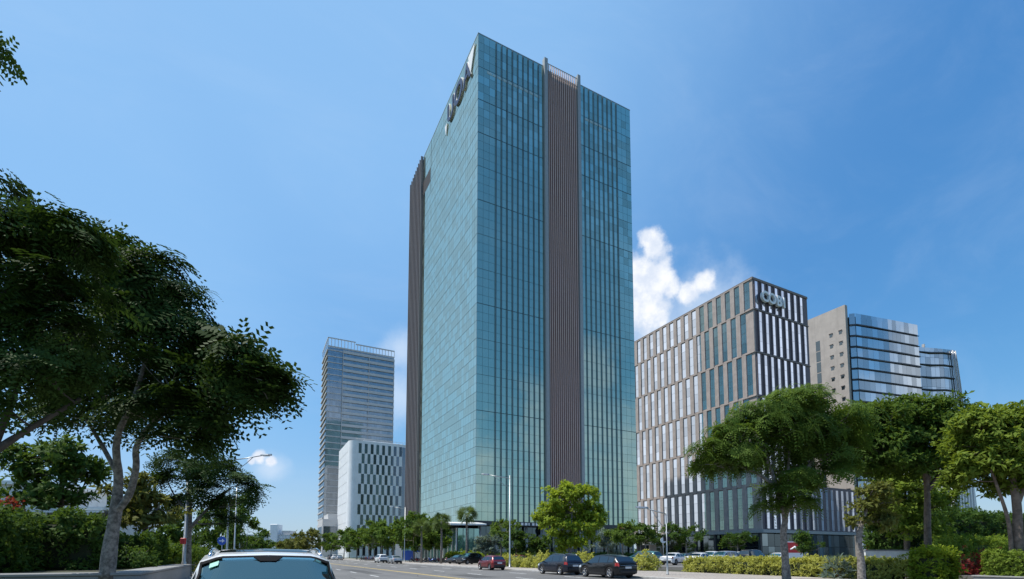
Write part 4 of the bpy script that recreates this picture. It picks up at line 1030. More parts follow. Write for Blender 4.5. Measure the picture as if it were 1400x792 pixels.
def hedge(name, label, x0, x1, y0, y1, z0, z1, leaf, scale, dens, seed, group=None, rz=0, loc=None, kind='broad', tone=.5, bump=.12):
    """clipped hedge: leaves over a bumpy box, woody core inside"""
    g = NR(seed); c = Vector(((x0 + x1) / 2, (y0 + y1) / 2, z0)) if loc is None else Vector(loc)
    r = thing(name, label, 'hedge', c, rz, group)
    hx, hy, h = (x1 - x0) / 2, (y1 - y0) / 2, z1 - z0
    area = 4 * hx * hy + 4 * (hx + hy) * h; n = int(area * dens)
    p = np.stack([g.uniform(-1, 1, n) * hx, g.uniform(-1, 1, n) * hy, g.uniform(0, 1, n) * h], 1)
    face = g.rand(n); up = np.zeros((n, 3)); a_top = 4 * hx * hy / area; a_x = a_top + 4 * hx * h / area
    ph = g.uniform(0, 6, 4)
    wave = lambda x, y: bump * (np.sin(x * 1.3 + ph[0]) * np.sin(y * 1.7 + ph[1]) + .6 * np.sin(x * 3.1 + ph[2]) + .4 * np.sin(y * 4.1 + ph[3]))
    t = face < a_top; p[t, 2] = h + wave(p[t, 0], p[t, 1]); up[t] = [0, 0, 1]
    s = (face >= a_top) & (face < a_x); sg = np.sign(g.rand(s.sum()) - .5); p[s, 1] = sg * (hy + wave(p[s, 0], p[s, 2] * 2)); up[s, 1] = sg; up[s, 2] = .5
    e = face >= a_x; sg = np.sign(g.rand(e.sum()) - .5); p[e, 0] = sg * (hx + wave(p[e, 1], p[e, 2] * 2)); up[e, 0] = sg; up[e, 2] = .5
    p += g.normal(0, scale * .35, (n, 3)); up += g.normal(0, .35, (n, 3))
    tn = tone + .2 * np.sin(p[:, 0] * .9 + ph[2]) * np.sin(p[:, 1] * .8 + ph[0]) + g.normal(0, .12, n)
    V, T = foliage(p, up, scale * g.uniform(.6, 1.3, n), kind, seed + 5, tn)
    m = MB(); m.box(-hx * .93, hx * .93, -hy * .88, hy * .88, 0, h * .88, bev=.1); m.build('woody_core', 'hedge_core', r)
    quads_obj('foliage', V, T, leaf, r)
    return r

def shrub(name, label, loc, w, h, leaf, scale, n, seed, group=None, kind='broad', tone=.5):
    g = NR(seed); r = thing(name, label, 'shrub', loc, 0, group)
    d = g.normal(0, 1, (n, 3)); d /= np.linalg.norm(d, axis=1)[:, None]; d[:, 2] = np.abs(d[:, 2])
    k = 1 + .18 * np.sin(d[:, 0] * 5 + seed) * np.sin(d[:, 1] * 6) + g.normal(0, .06, n)
    p = d * (g.rand(n) ** .3 * k)[:, None] * np.array([w / 2, w / 2, h]); p[:, 2] = np.maximum(p[:, 2], .04)
    up = d + np.array([0, 0, .5]) + g.normal(0, .3, (n, 3))
    V, T = foliage(p, up, scale * g.uniform(.6, 1.3, n), kind, seed + 5, tone + g.normal(0, .15, n))
    m = MB()
    for i in range(7):
        a = i * .9; m.tube([(0, 0, 0), (math.cos(a) * w * .2, math.sin(a) * w * .2, h * .45), (math.cos(a) * w * .32, math.sin(a) * w * .32, h * .75)], [.03, .02, .008], 5)
    m.build('stems', 'bark_brown', r); quads_obj('foliage', V, T, leaf, r)
    return r

def planting():
    # raised bed on the left
    r = thing('raised_bed', 'low grey concrete wall of the raised planting bed on the left', 'planter wall', (-12, 24, 0))
    m = MB(); m.box(-20, 8.5, -1.6, -.6, 0, .9, bev=.03); m.box(7.5, 8.5, -.597, 16, 0, .9, bev=.03); m.build('wall', 'concrete', r)
    m = MB(); m.box(-20.02, 8.55, -1.66, -.54, .903, 1.0, bev=.02); m.box(7.45, 8.55, -.537, 16, .903, 1.0, bev=.02); m.build('coping', 'concrete', r)
    m = MB(); m.box(-40, -4.52, 23.4, 90, -.3, .92); struct('bed_soil', m, 'soil')
    hedge('hedge', 'tall dark hedge on the raised bed under the leaning tree', -22, -8.6, 26.5, 29.5, .92, 3.15, 'leaf_street', .30, 26, 201, 'hedges on the raised bed', tone=.35, bump=.22)
    hedge('hedge', 'dark hedge between the slim trunk and the forked trunk', -10.2, -6.6, 30.2, 33.2, .92, 3.3, 'leaf_street', .30, 26, 202, 'hedges on the raised bed', tone=.35, bump=.3)
    hedge('hedge', 'lower dark hedge right of the forked trunk', -9.5, -4.9, 34.5, 38, .92, 2.5, 'leaf_street', .30, 26, 203, 'hedges on the raised bed', tone=.3, bump=.2)
    hedge('hedge', 'long low hedge beside the left pavement', -8.5, -4.9, 40, 75, .1, 2.0, 'leaf_mid', .4, 12, 204, 'hedges on the raised bed', tone=.3, bump=.2)
    shrub('flowering_shrub', 'red flowering shrub at the top of the tall hedge', G(4, 25, 2.9), 1.7, 1.5, 'leaf_red', .2, 220, 205)
    for i, (px, D, w, h, lf, lb) in enumerate(((288, 40, 2.2, 1.2, 'leaf_olive', 'low olive shrub beside the left pavement near the blue sign'), (120, 25.5, 1.6, 1.1, 'leaf_mid', 'small green shrub at the foot of the slim trunk'), (180, 26, 2.2, 1.3, 'leaf_street', 'dark shrub right of the forked trunk'), (215, 30, 1.4, .7, 'leaf_olive', 'pale grass-like shrub at the end of the planting wall'))):
        shrub('bed_shrub', lb, G(px, D, .92 if i in (1, 2) else .13), w, h, lf, .25, 160, 210 + i, 'shrubs on the raised bed')
    # hedges of the far pavement
    hedge('hedge', 'long yellow-green hedge between the pavement and the car park', 33.6, 35.6, 15.6, 32.5, .1, 1.18, 'leaf_yellow', .24, 45, 220, 'hedges of the far pavement', tone=.5, bump=.12, kind='broad')
    hedge('hedge', 'bushy bright green hedge just right of the umbrella tree trunk', 33.6, 35.8, 17.6 - 3.4, 15.4, .1, 1.75, 'leaf_lime', .26, 45, 221, 'hedges of the far pavement', tone=.3, bump=.15)
    # stone planter at the right
    r = thing('stone_planter', 'low grey stone planter wall at the right of the far pavement', 'planter wall', (34, 7, .13))
    m = MB(); m.box(-.6, 8, -12, 5.6, 0, .36, bev=.03); m.build('wall', 'concrete', r)
    m = MB(); m.box(-.65, 8.05, -12.05, 5.65, .363, .44, bev=.02); m.build('coping', 'concrete', r)
    hedge('hedge', 'clipped rounded hedge on the grey stone planter', 33.7, 36.2, 9.2, 12.2, .57, 1.72, 'leaf_hedge', .17, 110, 222, 'hedges of the far pavement', tone=.5, bump=.07)
    hedge('hedge', 'clipped hedge with reddish patch at the end of the stone planter', 33.7, 36.2, 6.9, 9.1, .57, 1.66, 'leaf_hedge', .17, 110, 223, 'hedges of the far pavement', tone=.55, bump=.09)
    shrub('shrub', 'dark agave-like shrub beside the slim young tree', GN(1145, 33.4, .13), 1.7, 1.5, 'leaf_silver', .55, 60, 224, kind='blade', tone=.1)
    shrub('round_shrub', 'round light green shrub behind the clipped hedge', G(1296, 33, .1), 2.6, 2.7, 'leaf_hedge', .3, 260, 225, tone=.55)
    hedge('hedge', 'long trimmed hedge behind the round shrub', 45, 66, 18, 19.6, 0, 2.7, 'leaf_hedge', .35, 16, 226, 'hedges of the far pavement', tone=.45)
    hedge('hedge', 'tall dark hedge below the yellow-green tree', 47, 74, 22, 25, 0, 5.4, 'leaf_street', .4, 10, 227, 'hedges of the far pavement', tone=.3, bump=.3)
    for i, (px, D, lb) in enumerate(((1312, 31, 'small red-leaved shrub beside the round shrub'), (1340, 31.5, 'dark red-leaved shrub behind the clipped hedge end'), (1362, 31, 'reddish shrub near the planter tree'))):
        shrub('red_shrub', lb, G(px, D, .1), 1.5, 1.75, 'leaf_red', .2, 130, 230 + i, 'red shrubs behind the clipped hedge', tone=.3)
    r = thing('garden_wall', 'low pale garden wall behind the red shrubs', 'wall', G(1325, 40, 0), rad(-20))
    m = MB(); m.box(-9, 9, 0, .3, 0, 1.9); m.build('wall', 'house_white', r); m = MB(); m.box(-9.05, 9.05, -.05, .35, 1.903, 2.0); m.build('coping', 'concrete', r)
    # yellow shrubs by the kerbside cars
    ys = [(694, 64, 2.6, 1.6, 'yellow-green shrub beside the lamp post and red hatchback'), (713, 60, 2.4, 1.4, 'yellow shrub right of the red hatchback'), (728, 58, 2.6, 1.5, 'yellow-green shrub left of the middle black suv'), (744, 56, 2.0, 1.8, 'taller yellow-green shrub behind the middle black suv'), (800, 52, 2.2, 1.9, 'yellow shrub between the two black suvs'), (884, 48, 2.6, 1.7, 'yellow-green shrub right of the nearest black suv')]
    for i, (px, D, w, h, lb) in enumerate(ys): shrub('yellow_shrub', lb, G(px, D, .12), w, h, 'leaf_yellow', .33, 170, 240 + i, 'yellow shrubs behind the kerbside cars')
    hedge('hedge', 'low bright hedge before the pavilion behind the motorbikes', 36, 37.4, 78, 100, .1, 1.75, 'leaf_lime', .4, 14, 250, 'hedges of the far pavement', tone=.35, bump=.2)
    hedge('hedge', 'dark trimmed hedge at the foot of the teal tower', 40, 90, 90, 91.4, .12, 1.7, 'leaf_street', .4, 9, 251, 'hedges of the far pavement', tone=.25, bump=.1)
planting()

# ------------------------------------------------------------------ vehicles
def interp(x, pts):
    xs = [p[0] for p in pts]; ys = [p[1] for p in pts]
    return float(np.interp(x, xs, ys))
STY = {
    'suv': dict(L=4.65, W=1.86, top=[(-2.325, .62), (-2.315, .98), (-2.25, 1.09), (-1.97, 1.55), (-1.6, 1.645), (-.2, 1.69), (.45, 1.63), (1.28, 1.08), (2.0, .97), (2.22, .86), (2.31, .62), (2.325, .5)], belt=[(-2.3, 1.06), (0, 1.0), (1.3, .98), (2.3, .82)], wx=(-1.38, 1.40), R=.36, ws=(.50, 1.24), rw=(-2.24, -1.99), win=((-1.90, -1.30), (-1.22, -.28), (-.18, .92))),
    'coupe': dict(L=4.75, W=1.90, top=[(-2.375, .62), (-2.36, 1.0), (-2.28, 1.12), (-1.86, 1.49), (-1.3, 1.60), (-.2, 1.655), (.45, 1.60), (1.32, 1.08), (2.05, .98), (2.28, .86), (2.36, .62), (2.375, .5)], belt=[(-2.3, 1.08), (0, 1.0), (1.3, .98), (2.3, .82)], wx=(-1.45, 1.42), R=.385, ws=(.50, 1.28), rw=(-2.26, -1.86), win=((-1.80, -1.28), (-1.2, -.28), (-.18, .95))),
    'hatch': dict(L=4.0, W=1.72, top=[(-2.0, .6), (-1.985, .95), (-1.9, 1.02), (-1.55, 1.45), (-1.2, 1.53), (-.1, 1.56), (.45, 1.5), (1.2, 1.02), (1.72, .92), (1.9, .8), (1.985, .6), (2.0, .5)], belt=[(-2, 1.02), (0, .96), (1.2, .94), (2, .78)], wx=(-1.22, 1.25), R=.32, ws=(.5, 1.16), rw=(-1.87, -1.57), win=((-1.5, -1.12), (-1.05, -.2), (-.12, .9))),
    'sedan': dict(L=4.6, W=1.78, top=[(-2.3, .6), (-2.285, .92), (-2.2, 1.0), (-1.62, 1.03), (-.95, 1.38), (-.5, 1.45), (.1, 1.46), (.5, 1.40), (1.25, .98), (2.0, .86), (2.2, .76), (2.285, .58), (2.3, .46)], belt=[(-2.3, .96), (0, .93), (1.2, .9), (2.3, .74)], wx=(-1.35, 1.38), R=.33, ws=(.55, 1.2), rw=(-1.56, -1.0), win=((-1.25, -1.0), (-.92, -.15), (-.06, .9))),
}
class CarShape:
    def __init__(s, st, hs=1.0):
        s.__dict__.update(STY[st]); s.top = [(x, z * hs) for x, z in s.top]
    def sec(s, x):
        h = s.L / 2; w = s.W / 2 * (1 - .16 * abs(x / h) ** 5 - .02 * (x / h) ** 2)
        top = interp(x, s.top); belt = min(interp(x, s.belt), top - .03)
        zb = .24 + .10 * max(0, abs(x) / h - .8) / .2
        for wx in s.wx:
            dx = abs(x - wx); Ra = s.R + .055
            if dx < Ra: zb = max(zb, s.R + math.sqrt(Ra * Ra - dx * dx))
        zb = min(zb, belt - .06)
        k = max(0, min(1, (top - belt) / .5))
        wr = w * .955 - .21 * k
        return [(w * .95, zb), (w * .995, zb + .3 * (belt - zb)), (w * 1.0, zb + .62 * (belt - zb)), (w * .965, belt), (wr, top - .03 - .05 * k), (wr * .72, top - .008), (0, top + .004)]
    def pt(s, x, u, out=0.0):
        q = s.sec(x); i = min(int(u), 5); t = u - i
        y = q[i][0] * (1 - t) + q[i + 1][0] * t; z = q[i][1] * (1 - t) + q[i + 1][1] * t
        return Vector((x, y, z))
    def across(s, mb, x0, x1, ua, nx, nu, out):
        """one smooth skin right across the car, from side to side"""
        vs, fs = [], []; W = 2 * nu + 1
        for lay in (0, 1):
            for i in range(nx + 1):
                x = x0 + (x1 - x0) * i / nx
                for j in range(W):
                    t = -1 + j / nu; u = min(5.999, 6 - (6 - ua) * abs(t)); p = s.pt(x, u)
                    tx = s.pt(x + .01, 5.9) - s.pt(x - .01, 5.9); n = Vector((-tx.z, 0, tx.x)).normalized()
                    p = p + n * (out + .012 * (1 - t * t) - .012 * lay - .012 * (1 - t * t) * lay)
                    vs.append((p.x, p.y * (-1 if t < 0 else 1) if abs(t) > 1e-6 else 0, p.z))
        o = (nx + 1) * W
        for i in range(nx):
            for j in range(W - 1): fs.append((i * W + j, (i + 1) * W + j, (i + 1) * W + j + 1, i * W + j + 1))
            for j in (0, W - 1): fs.append((i * W + j, (i + 1) * W + j, o + (i + 1) * W + j, o + i * W + j))
        for j in range(W - 1):
            for i in (0, nx): fs.append((i * W + j, i * W + j + 1, o + i * W + j + 1, o + i * W + j))
        mb.add(vs, fs, 1.0, True)
    def patch(s, mb, x0, x1, u0, u1, nx, nu, out, side=1, shear=0.0):
        """offset skin over part of the shell; side -1 mirrors"""
        P_ = []
        for i in range(nx + 1):
            row = []
            for j in range(nu + 1):
                u = u0 + (u1 - u0) * j / nu; x = x0 + (x1 - x0) * i / nx + shear * (j / nu - .5)
                p = s.pt(x, u); e = .01
                tx = s.pt(x + e, u) - s.pt(x - e, u); tu = s.pt(x, min(u + .02, 5.999)) - s.pt(x, max(u - .02, 0))
                n = tu.cross(tx);
                if n.length > 0: n.normalize()
                if n.dot(p - Vector((x * .8, 0, .6))) < 0: n = -n
                row.append((p + n * out, n))
            P_.append(row)
        vs, fs = [], []
        W = nu + 1
        for lay in (0, 1):
            for row in P_:
                for p, n in row:
                    q = p - n * (out + .01) * lay; vs.append((q.x, q.y * side, q.z))
        o = (nx + 1) * W
        for i in range(nx):
            for j in range(nu): fs.append((i * W + j, (i + 1) * W + j, (i + 1) * W + j + 1, i * W + j + 1))
        for i in range(nx):
            for j in (0, nu): fs.append((i * W + j, (i + 1) * W + j, o + (i + 1) * W + j, o + i * W + j))
        for j in range(nu):
            for i in (0, nx): fs.append((i * W + j, i * W + j + 1, o + i * W + j + 1, o + i * W + j))
        mb.add(vs, fs, 1.0, False)

def make_car(name, label, loc, rz, style, col, group=None, hs=1.0, rails=False, cat='car', detail=True, glass='windscreen', cabin=False):
    """front of the car looks along its local +X"""
    S = CarShape(style, hs); r = thing(name, label, cat, loc, rz, group); h = S.L / 2
    xs = set(np.linspace(-h, h, 45).tolist())
    for wx in S.wx:
        for a in np.linspace(-1, 1, 17): xs.add(wx + (S.R + .055) * a)
    for x, _ in S.top: xs.add(x)
    xs = sorted(xs); m = MB(); rings = []
    for x in xs:
        q = S.sec(x); ring = [(x, y, z) for y, z in q] + [(x, -y, z) for y, z in q[:-1][::-1]]
        rings.append(ring)
    m.loft(rings, True, False, 1.0, True)
    if cabin:
        keep = []
        for q, f in enumerate(m.f):
            cx = sum(m.v[i][0] for i in f) / len(f); js = {i % 13 for i in f}
            if len(f) == 4 and S.ws[0] + .02 < cx < S.ws[1] - .04 and min(js) >= 4 and max(js) <= 8: continue
            keep.append(q)
        m.f = [m.f[q] for q in keep]; m.tone = [m.tone[q] for q in keep]; m.sm = [m.sm[q] for q in keep]
    m.build('body', col, r)
    if cabin:
        i = MB(); i.box(-1.9, .62, -.78, .78, .3, .62); i.loft([[(x, -.76, z0), (x, .76, z0), (x, .70, z1), (x, -.70, z1)] for x, z0, z1 in ((.5, .62, .98), (.62, .62, 1.06), (.95, .62, 1.04), (1.15, .7, .98))]); i.build('dashboard', 'plastic_black', r)
        for sy in (-.38, .38):
            i = MB(); i.box(-.35, .2, sy - .25, sy + .25, .62, .78, bev=.05); i.loft([[(x, sy - w, z), (x, sy + w, z), (x + .11, sy + w, z + .02), (x + .11, sy - w, z + .02)] for x, w, z in ((-.3, .24, .75), (-.42, .25, 1.0), (-.52, .2, 1.3))]); st = i.build('front_seat', 'seat_grey', r)
            i = MB(); i.box(-.58, -.47, sy - .13, sy + .13, 1.34, 1.52, bev=.03); i.build('headrest', 'seat_grey', st)
        i = MB(); i.box(-1.5, -1.3, -.65, .65, .62, 1.3, bev=.06); i.build('rear_seat', 'seat_grey', r)
        i = MB(); ring = [(.42 - .08 * math.sin(a), .38 + .19 * math.cos(a), 1.02 + .17 * math.sin(a)) for a in np.linspace(0, 2 * math.pi, 21)]; i.tube(ring, .016, 6); i.tube([(.5, .38, .98), (.42, .38, 1.02)], .03, 6); i.build('steering_wheel', 'plastic_black', r)
        i = MB(); i.box(.52, .55, -.12, .12, 1.46, 1.53, bev=.01); i.build('rear_view_mirror', 'plastic_black', r)
    # floor pan, wheel-house lining
    m = MB(); m.box(-h + .12, h - .12, -S.W / 2 + .3, S.W / 2 - .3, .2, .8, bev=.08); m.box(S.wx[0] + S.R + .1, S.wx[1] - S.R - .1, -S.W / 2 + .07, S.W / 2 - .07, .19, .32, bev=.03); m.build('underbody', 'plastic_black', r)
    for wx in S.wx:
        for sd in (-1, 1):
            y = sd * (S.W / 2 - .13); R = S.R; tw = .105
            m = MB(); m.lathe([(R * .66, -tw), (R * .93, -tw), (R, -tw * .65), (R, tw * .65), (R * .93, tw), (R * .66, tw)], (wx, y, R), 'y', 28, True, True)
            w = m.build('wheel', 'tyre_rubber', r)
            m = MB(); o = y + sd * tw * .72
            m.lathe([(R * .58, -.02), (R * .66, -.015), (R * .665, .02), (R * .6, .02)], (wx, o, R), 'y', 28, True, True)
            for k in range(5):
                a = 2 * math.pi * k / 5 + .3
                for da in (-.16, .16):
                    m.tube([(wx + R * .1 * math.cos(a), o, R + R * .1 * math.sin(a)), (wx + R * .62 * math.cos(a + da), o, R + R * .62 * math.sin(a + da))], R * .05, 5)
            m.lathe([(R * .15, -.02), (R * .13, .03)], (wx, o, R), 'y', 12); m.build('rim', 'rim_metal', w)
            m = MB(); m.lathe([(R * .57, -.03), (R * .57, .0)], (wx, y, R), 'y', 20); m.build('brake_disc', 'plastic_black', w)
    m = MB(); S.across(m, S.ws[0] + .03, S.ws[1] - .06, 4.12, 10, 10, .008); m.build('windscreen', glass, r)
    m = MB(); [S.patch(m, S.rw[0] + .03, S.rw[1], 4.2, 5.999, 6, 6, .006, sd) for sd in (1, -1)]; m.build('rear_window', 'car_glass', r)
    for (a, b) in S.win:
        for sd in (1, -1):
            m = MB(); S.patch(m, a, b, 3.1, 3.9, 6, 3, .006, sd); m.build('side_window', 'car_glass', r)
    if not detail: 
        for sd in (1, -1):
            m = MB(); S.patch(m, -h + .02, -h + .2, 2.1, 2.9, 3, 2, .012, sd); m.build('tail_lamp', 'lamp_red', r)
            m = MB(); S.patch(m, h - .42, h - .1, 2.35, 2.95, 4, 2, .012, sd); m.build('headlamp', 'lamp_clear', r)
        return r
    for sd in (1, -1):
        m = MB(); S.patch(m, -h + .015, -h + .36, 2.25, 2.98, 4, 2, .012, sd); m.build('tail_lamp', 'lamp_red', r)
        m = MB(); S.patch(m, h - .45, h - .06, 2.3, 2.95, 5, 2, .012, sd); m.build('headlamp', 'lamp_clear', r)
        m = MB(); bx = S.ws[1] - .32; bz = interp(bx, S.belt); y0 = S.W / 2
        m.loft([[(bx + dx, sd * (y0 + dy), bz + dz) for dx, dz in ((-.05 * k, -.0), (.08 * k, -.01), (.09 * k, .1 * k), (-.05 * k, .12 * k))] for dy, k in ((-.06, .5), (.03, .9), (.14, 1.0), (.18, .75))], smooth=True)
        mm = m.build('wing_mirror', col, r)
        m = MB(); m.quad(*[(bx - .056, sd * (y0 + dy), bz + dz) for dy, dz in ((.03, .015), (.155, .015), (.155, .1), (.03, .1))]); m.build('mirror_glass', 'chrome', mm)
        for xx in (-.9, .1):
            p = S.pt(xx, 2.75); m = MB(); m.box(p.x - .1, p.x + .1, min(sd * (p.y + .03), sd * (p.y - .01)), max(sd * (p.y + .03), sd * (p.y - .01)), p.z - .012, p.z + .018, bev=.008); m.build('door_handle', col, r)
        m = MB(); S.patch(m, S.wx[0] + S.R + .09, S.wx[1] - S.R - .09, .02, .55, 6, 1, .008, sd); m.build('sill_trim', 'plastic_black', r)
        # door shut lines
        m = MB()
        for xx in (S.win[1][0] - .03, S.win[1][1] + .05, S.win[2][1] + .12): S.patch(m, xx - .006, xx + .006, .6, 3.0, 1, 8, .003, sd)
        m.build('door_seam', 'plastic_black', r)
    zr = interp(-h + .0, S.top)
    m = MB(); m.box(-h - .05, -h + .1, -S.W * .36, S.W * .36, .34, .56, bev=.04); m.build('rear_bumper', 'plastic_black', r)
    m = MB(); m.box(h - .1, h + .05, -S.W * .34, S.W * .34, .3, .5, bev=.04); m.build('front_bumper', 'plastic_black', r)
    m = MB(); m.box(h - .03, h + .035, -.42, .42, .54, .66, bev=.02); m.build('grille', 'plastic_black', r)
    m = MB(); m.box(-h - .035, -h + .02, -.26, .26, .68, .82); m.build('number_plate', 'plate_white', r)
    m = MB(); m.box(-h - .03, -h + .1, -.7, .7, .875, .905, bev=.01); m.build('tail_trim', 'chrome', r)
    if rails:
        for sd in (1, -1):
            a, b = S.rw[1] + .25, S.ws[0] - .1; pts = []
            for k in range(9):
                x = a + (b - a) * k / 8; p = S.pt(x, 4.45); pts.append((x, sd * p.y, p.z + (.0 if k in (0, 8) else .055)))
            m = MB(); m.tube(pts, [.02] + [.018] * 7 + [.02], 8); m.build('roof_rail', 'chrome', r)
    return r

HEAD = rad(90)      # facing away along the road
def vehicles():
    gp = 'cars parked along the far kerb'
    def at(px, D, lat=22.9): 
        g = GN(px, lat); return (g.x, g.y, 0)
    make_car('parked_suv', 'glossy black sloping-roof suv nearest on the far kerb', at(829, 0), HEAD, 'coupe', 'paint_black', gp, rails=False)
    make_car('parked_suv', 'black suv with roof rails parked second along the kerb', at(765, 0), HEAD, 'suv', 'paint_navy', gp, rails=True)
    make_car('parked_hatchback', 'dark red hatchback parked at the kerb by the lamp post', at(672, 0), HEAD, 'hatch', 'paint_ruby', gp)
    c = G(642, 78); make_car('dark_suv', 'black suv parked nose to the road beyond the red hatchback', (c.x, c.y, .13), rad(205), 'suv', 'paint_black', 'dark cars standing by the pavilion', hs=1.05)
    c = G(628, 84); make_car('dark_sedan', 'dark saloon car beside the motorbikes left of the black suv', (c.x, c.y, .13), rad(205), 'sedan', 'paint_navy', 'dark cars standing by the pavilion')
    make_car('white_suv', 'white suv parked ahead of the silver saloon down the road', at(521, 0), HEAD, 'suv', 'paint_pearl', gp, rails=True)
    make_car('silver_sedan', 'silver saloon car parked behind the white suv down the road', at(540, 0), HEAD, 'sedan', 'paint_silver', gp)
    for i, (px, st, col, lb) in enumerate(((457, 'hatch', 'paint_pearl', 'farthest white car at the far end of the road'), (463.5, 'sedan', 'paint_silver', 'pale saloon car second from the far end of the road'), (452.5, 'suv', 'paint_charcoal', 'dark car at the far end of the road'))):
        make_car('distant_car', lb, at(px, 0), HEAD, st, col, gp, detail=False)
    # car park behind the hedge
    lots = [(922, 60, 'sedan', 'paint_pearl', 20, 'white saloon in the car park behind the small lamp post'), (957, 60, 'sedan', 'paint_pearl', 15, 'long white saloon behind the yellow hedge'), (972, 70, 'suv', 'paint_pearl', 200, 'white suv behind the long white saloon'), (936, 74, 'sedan', 'paint_charcoal', 190, 'dark saloon between the two white saloons'), (990, 64, 'suv', 'paint_silver', 185, 'silver suv in the car park right of the white cars'),
            (1003, 70, 'hatch', 'paint_charcoal', 15, 'grey hatchback behind the silver suv'), (1030, 60, 'suv', 'paint_black', 10, 'black people carrier in the car park before the shopfront'), (1063, 66, 'sedan', 'paint_pearl', 195, 'white car left of the umbrella tree trunk'), (880, 62, 'suv', 'paint_teal', 100, 'dark teal suv behind the nearest black suv'), (1012, 80, 'suv', 'paint_pearl', 190, 'white van-like suv at the back of the car park'),
            (733, 66, 'sedan', 'paint_charcoal', 170, 'dark car behind the yellow shrubs left of the lime tree'), (706, 70, 'sedan', 'paint_ruby', 170, 'dark red car behind the yellow shrubs by the lamp post'), (1190, 55, 'hatch', 'paint_pearl', 190, 'pale hatchback glimpsed behind the slim tree trunk'), (950, 84, 'suv', 'paint_black', 190, 'black suv at the back of the car park by the round tree')]
    for px, D, st, col, a, lb in lots:
        c = G(px, D); make_car('car_park_car', lb, (c.x, c.y, (.4 if c.x > 37.6 and (c.y < 84 or c.x > 91) else .12)), rad(a), st, col, 'cars in the car park behind the hedge', detail=D < 65, hs=1.08 if 'carrier' in lb else 1.0)
    # white suv in front of the camera
    c = G(365, 6.35)
    r = make_car('white_suv', 'white suv with roof rails facing the viewer at the near kerb', (c.x, c.y, 0), rad(-90) + rad(.0), 'suv', 'paint_pearl', hs=1.015, rails=True, glass='clear_screen', cabin=True)
    S = CarShape('suv', 1.015)
    m = MB(); m.loft([[tuple(S.pt(x, 5.999) + Vector((0, y, dz))) for x, y in ((.56, -.15), (.56, .15), (.625, .08), (.625, -.08))] for dz in (.026, .036)]); m.build('sensor_housing', 'dark_trim', r)
    m = MB(); 
    pts = [S.pt(x, u) for x, u in ((.60, 4.55), (.60, 5.0), (.665, 4.97), (.665, 4.52))]
    m.loft([[(p.x + .004, -p.y, p.z + dz) for p in pts] for dz in (.03, .034)]); m.build('inspection_sticker', 'sticker_green', r)
    m = MB(); S.patch(m, S.ws[0] - .01, S.ws[0] + .035, 4.12, 5.999, 2, 8, .012, 1); S.patch(m, S.ws[0] - .01, S.ws[0] + .035, 4.12, 5.999, 2, 8, .012, -1); m.build('screen_top_band', 'dark_trim', r)
    for sd in (1, -1):
        m = MB(); S.patch(m, S.ws[0] - .02, S.ws[1] - .05, 4.03, 4.14, 8, 1, .009, sd); m.build('screen_seal', 'dark_trim', r)
    m = MB(); 
    for sd in (1, -1): S.patch(m, -.75, .2, 4.9, 5.999, 4, 4, .006, sd)
    m.build('sunroof', 'car_glass', r)
    for o in r.children:
        if o.name.startswith('wing_mirror'): o.location = (0, 0, .13)
    m = MB(); m.tube([(-1.05, 0, 1.665), (-1.12, 0, 1.70), (-1.2, 0, 1.69)], [.05, .035, .012], 8); m.build('aerial_fin', 'plastic_black', r)
vehicles()

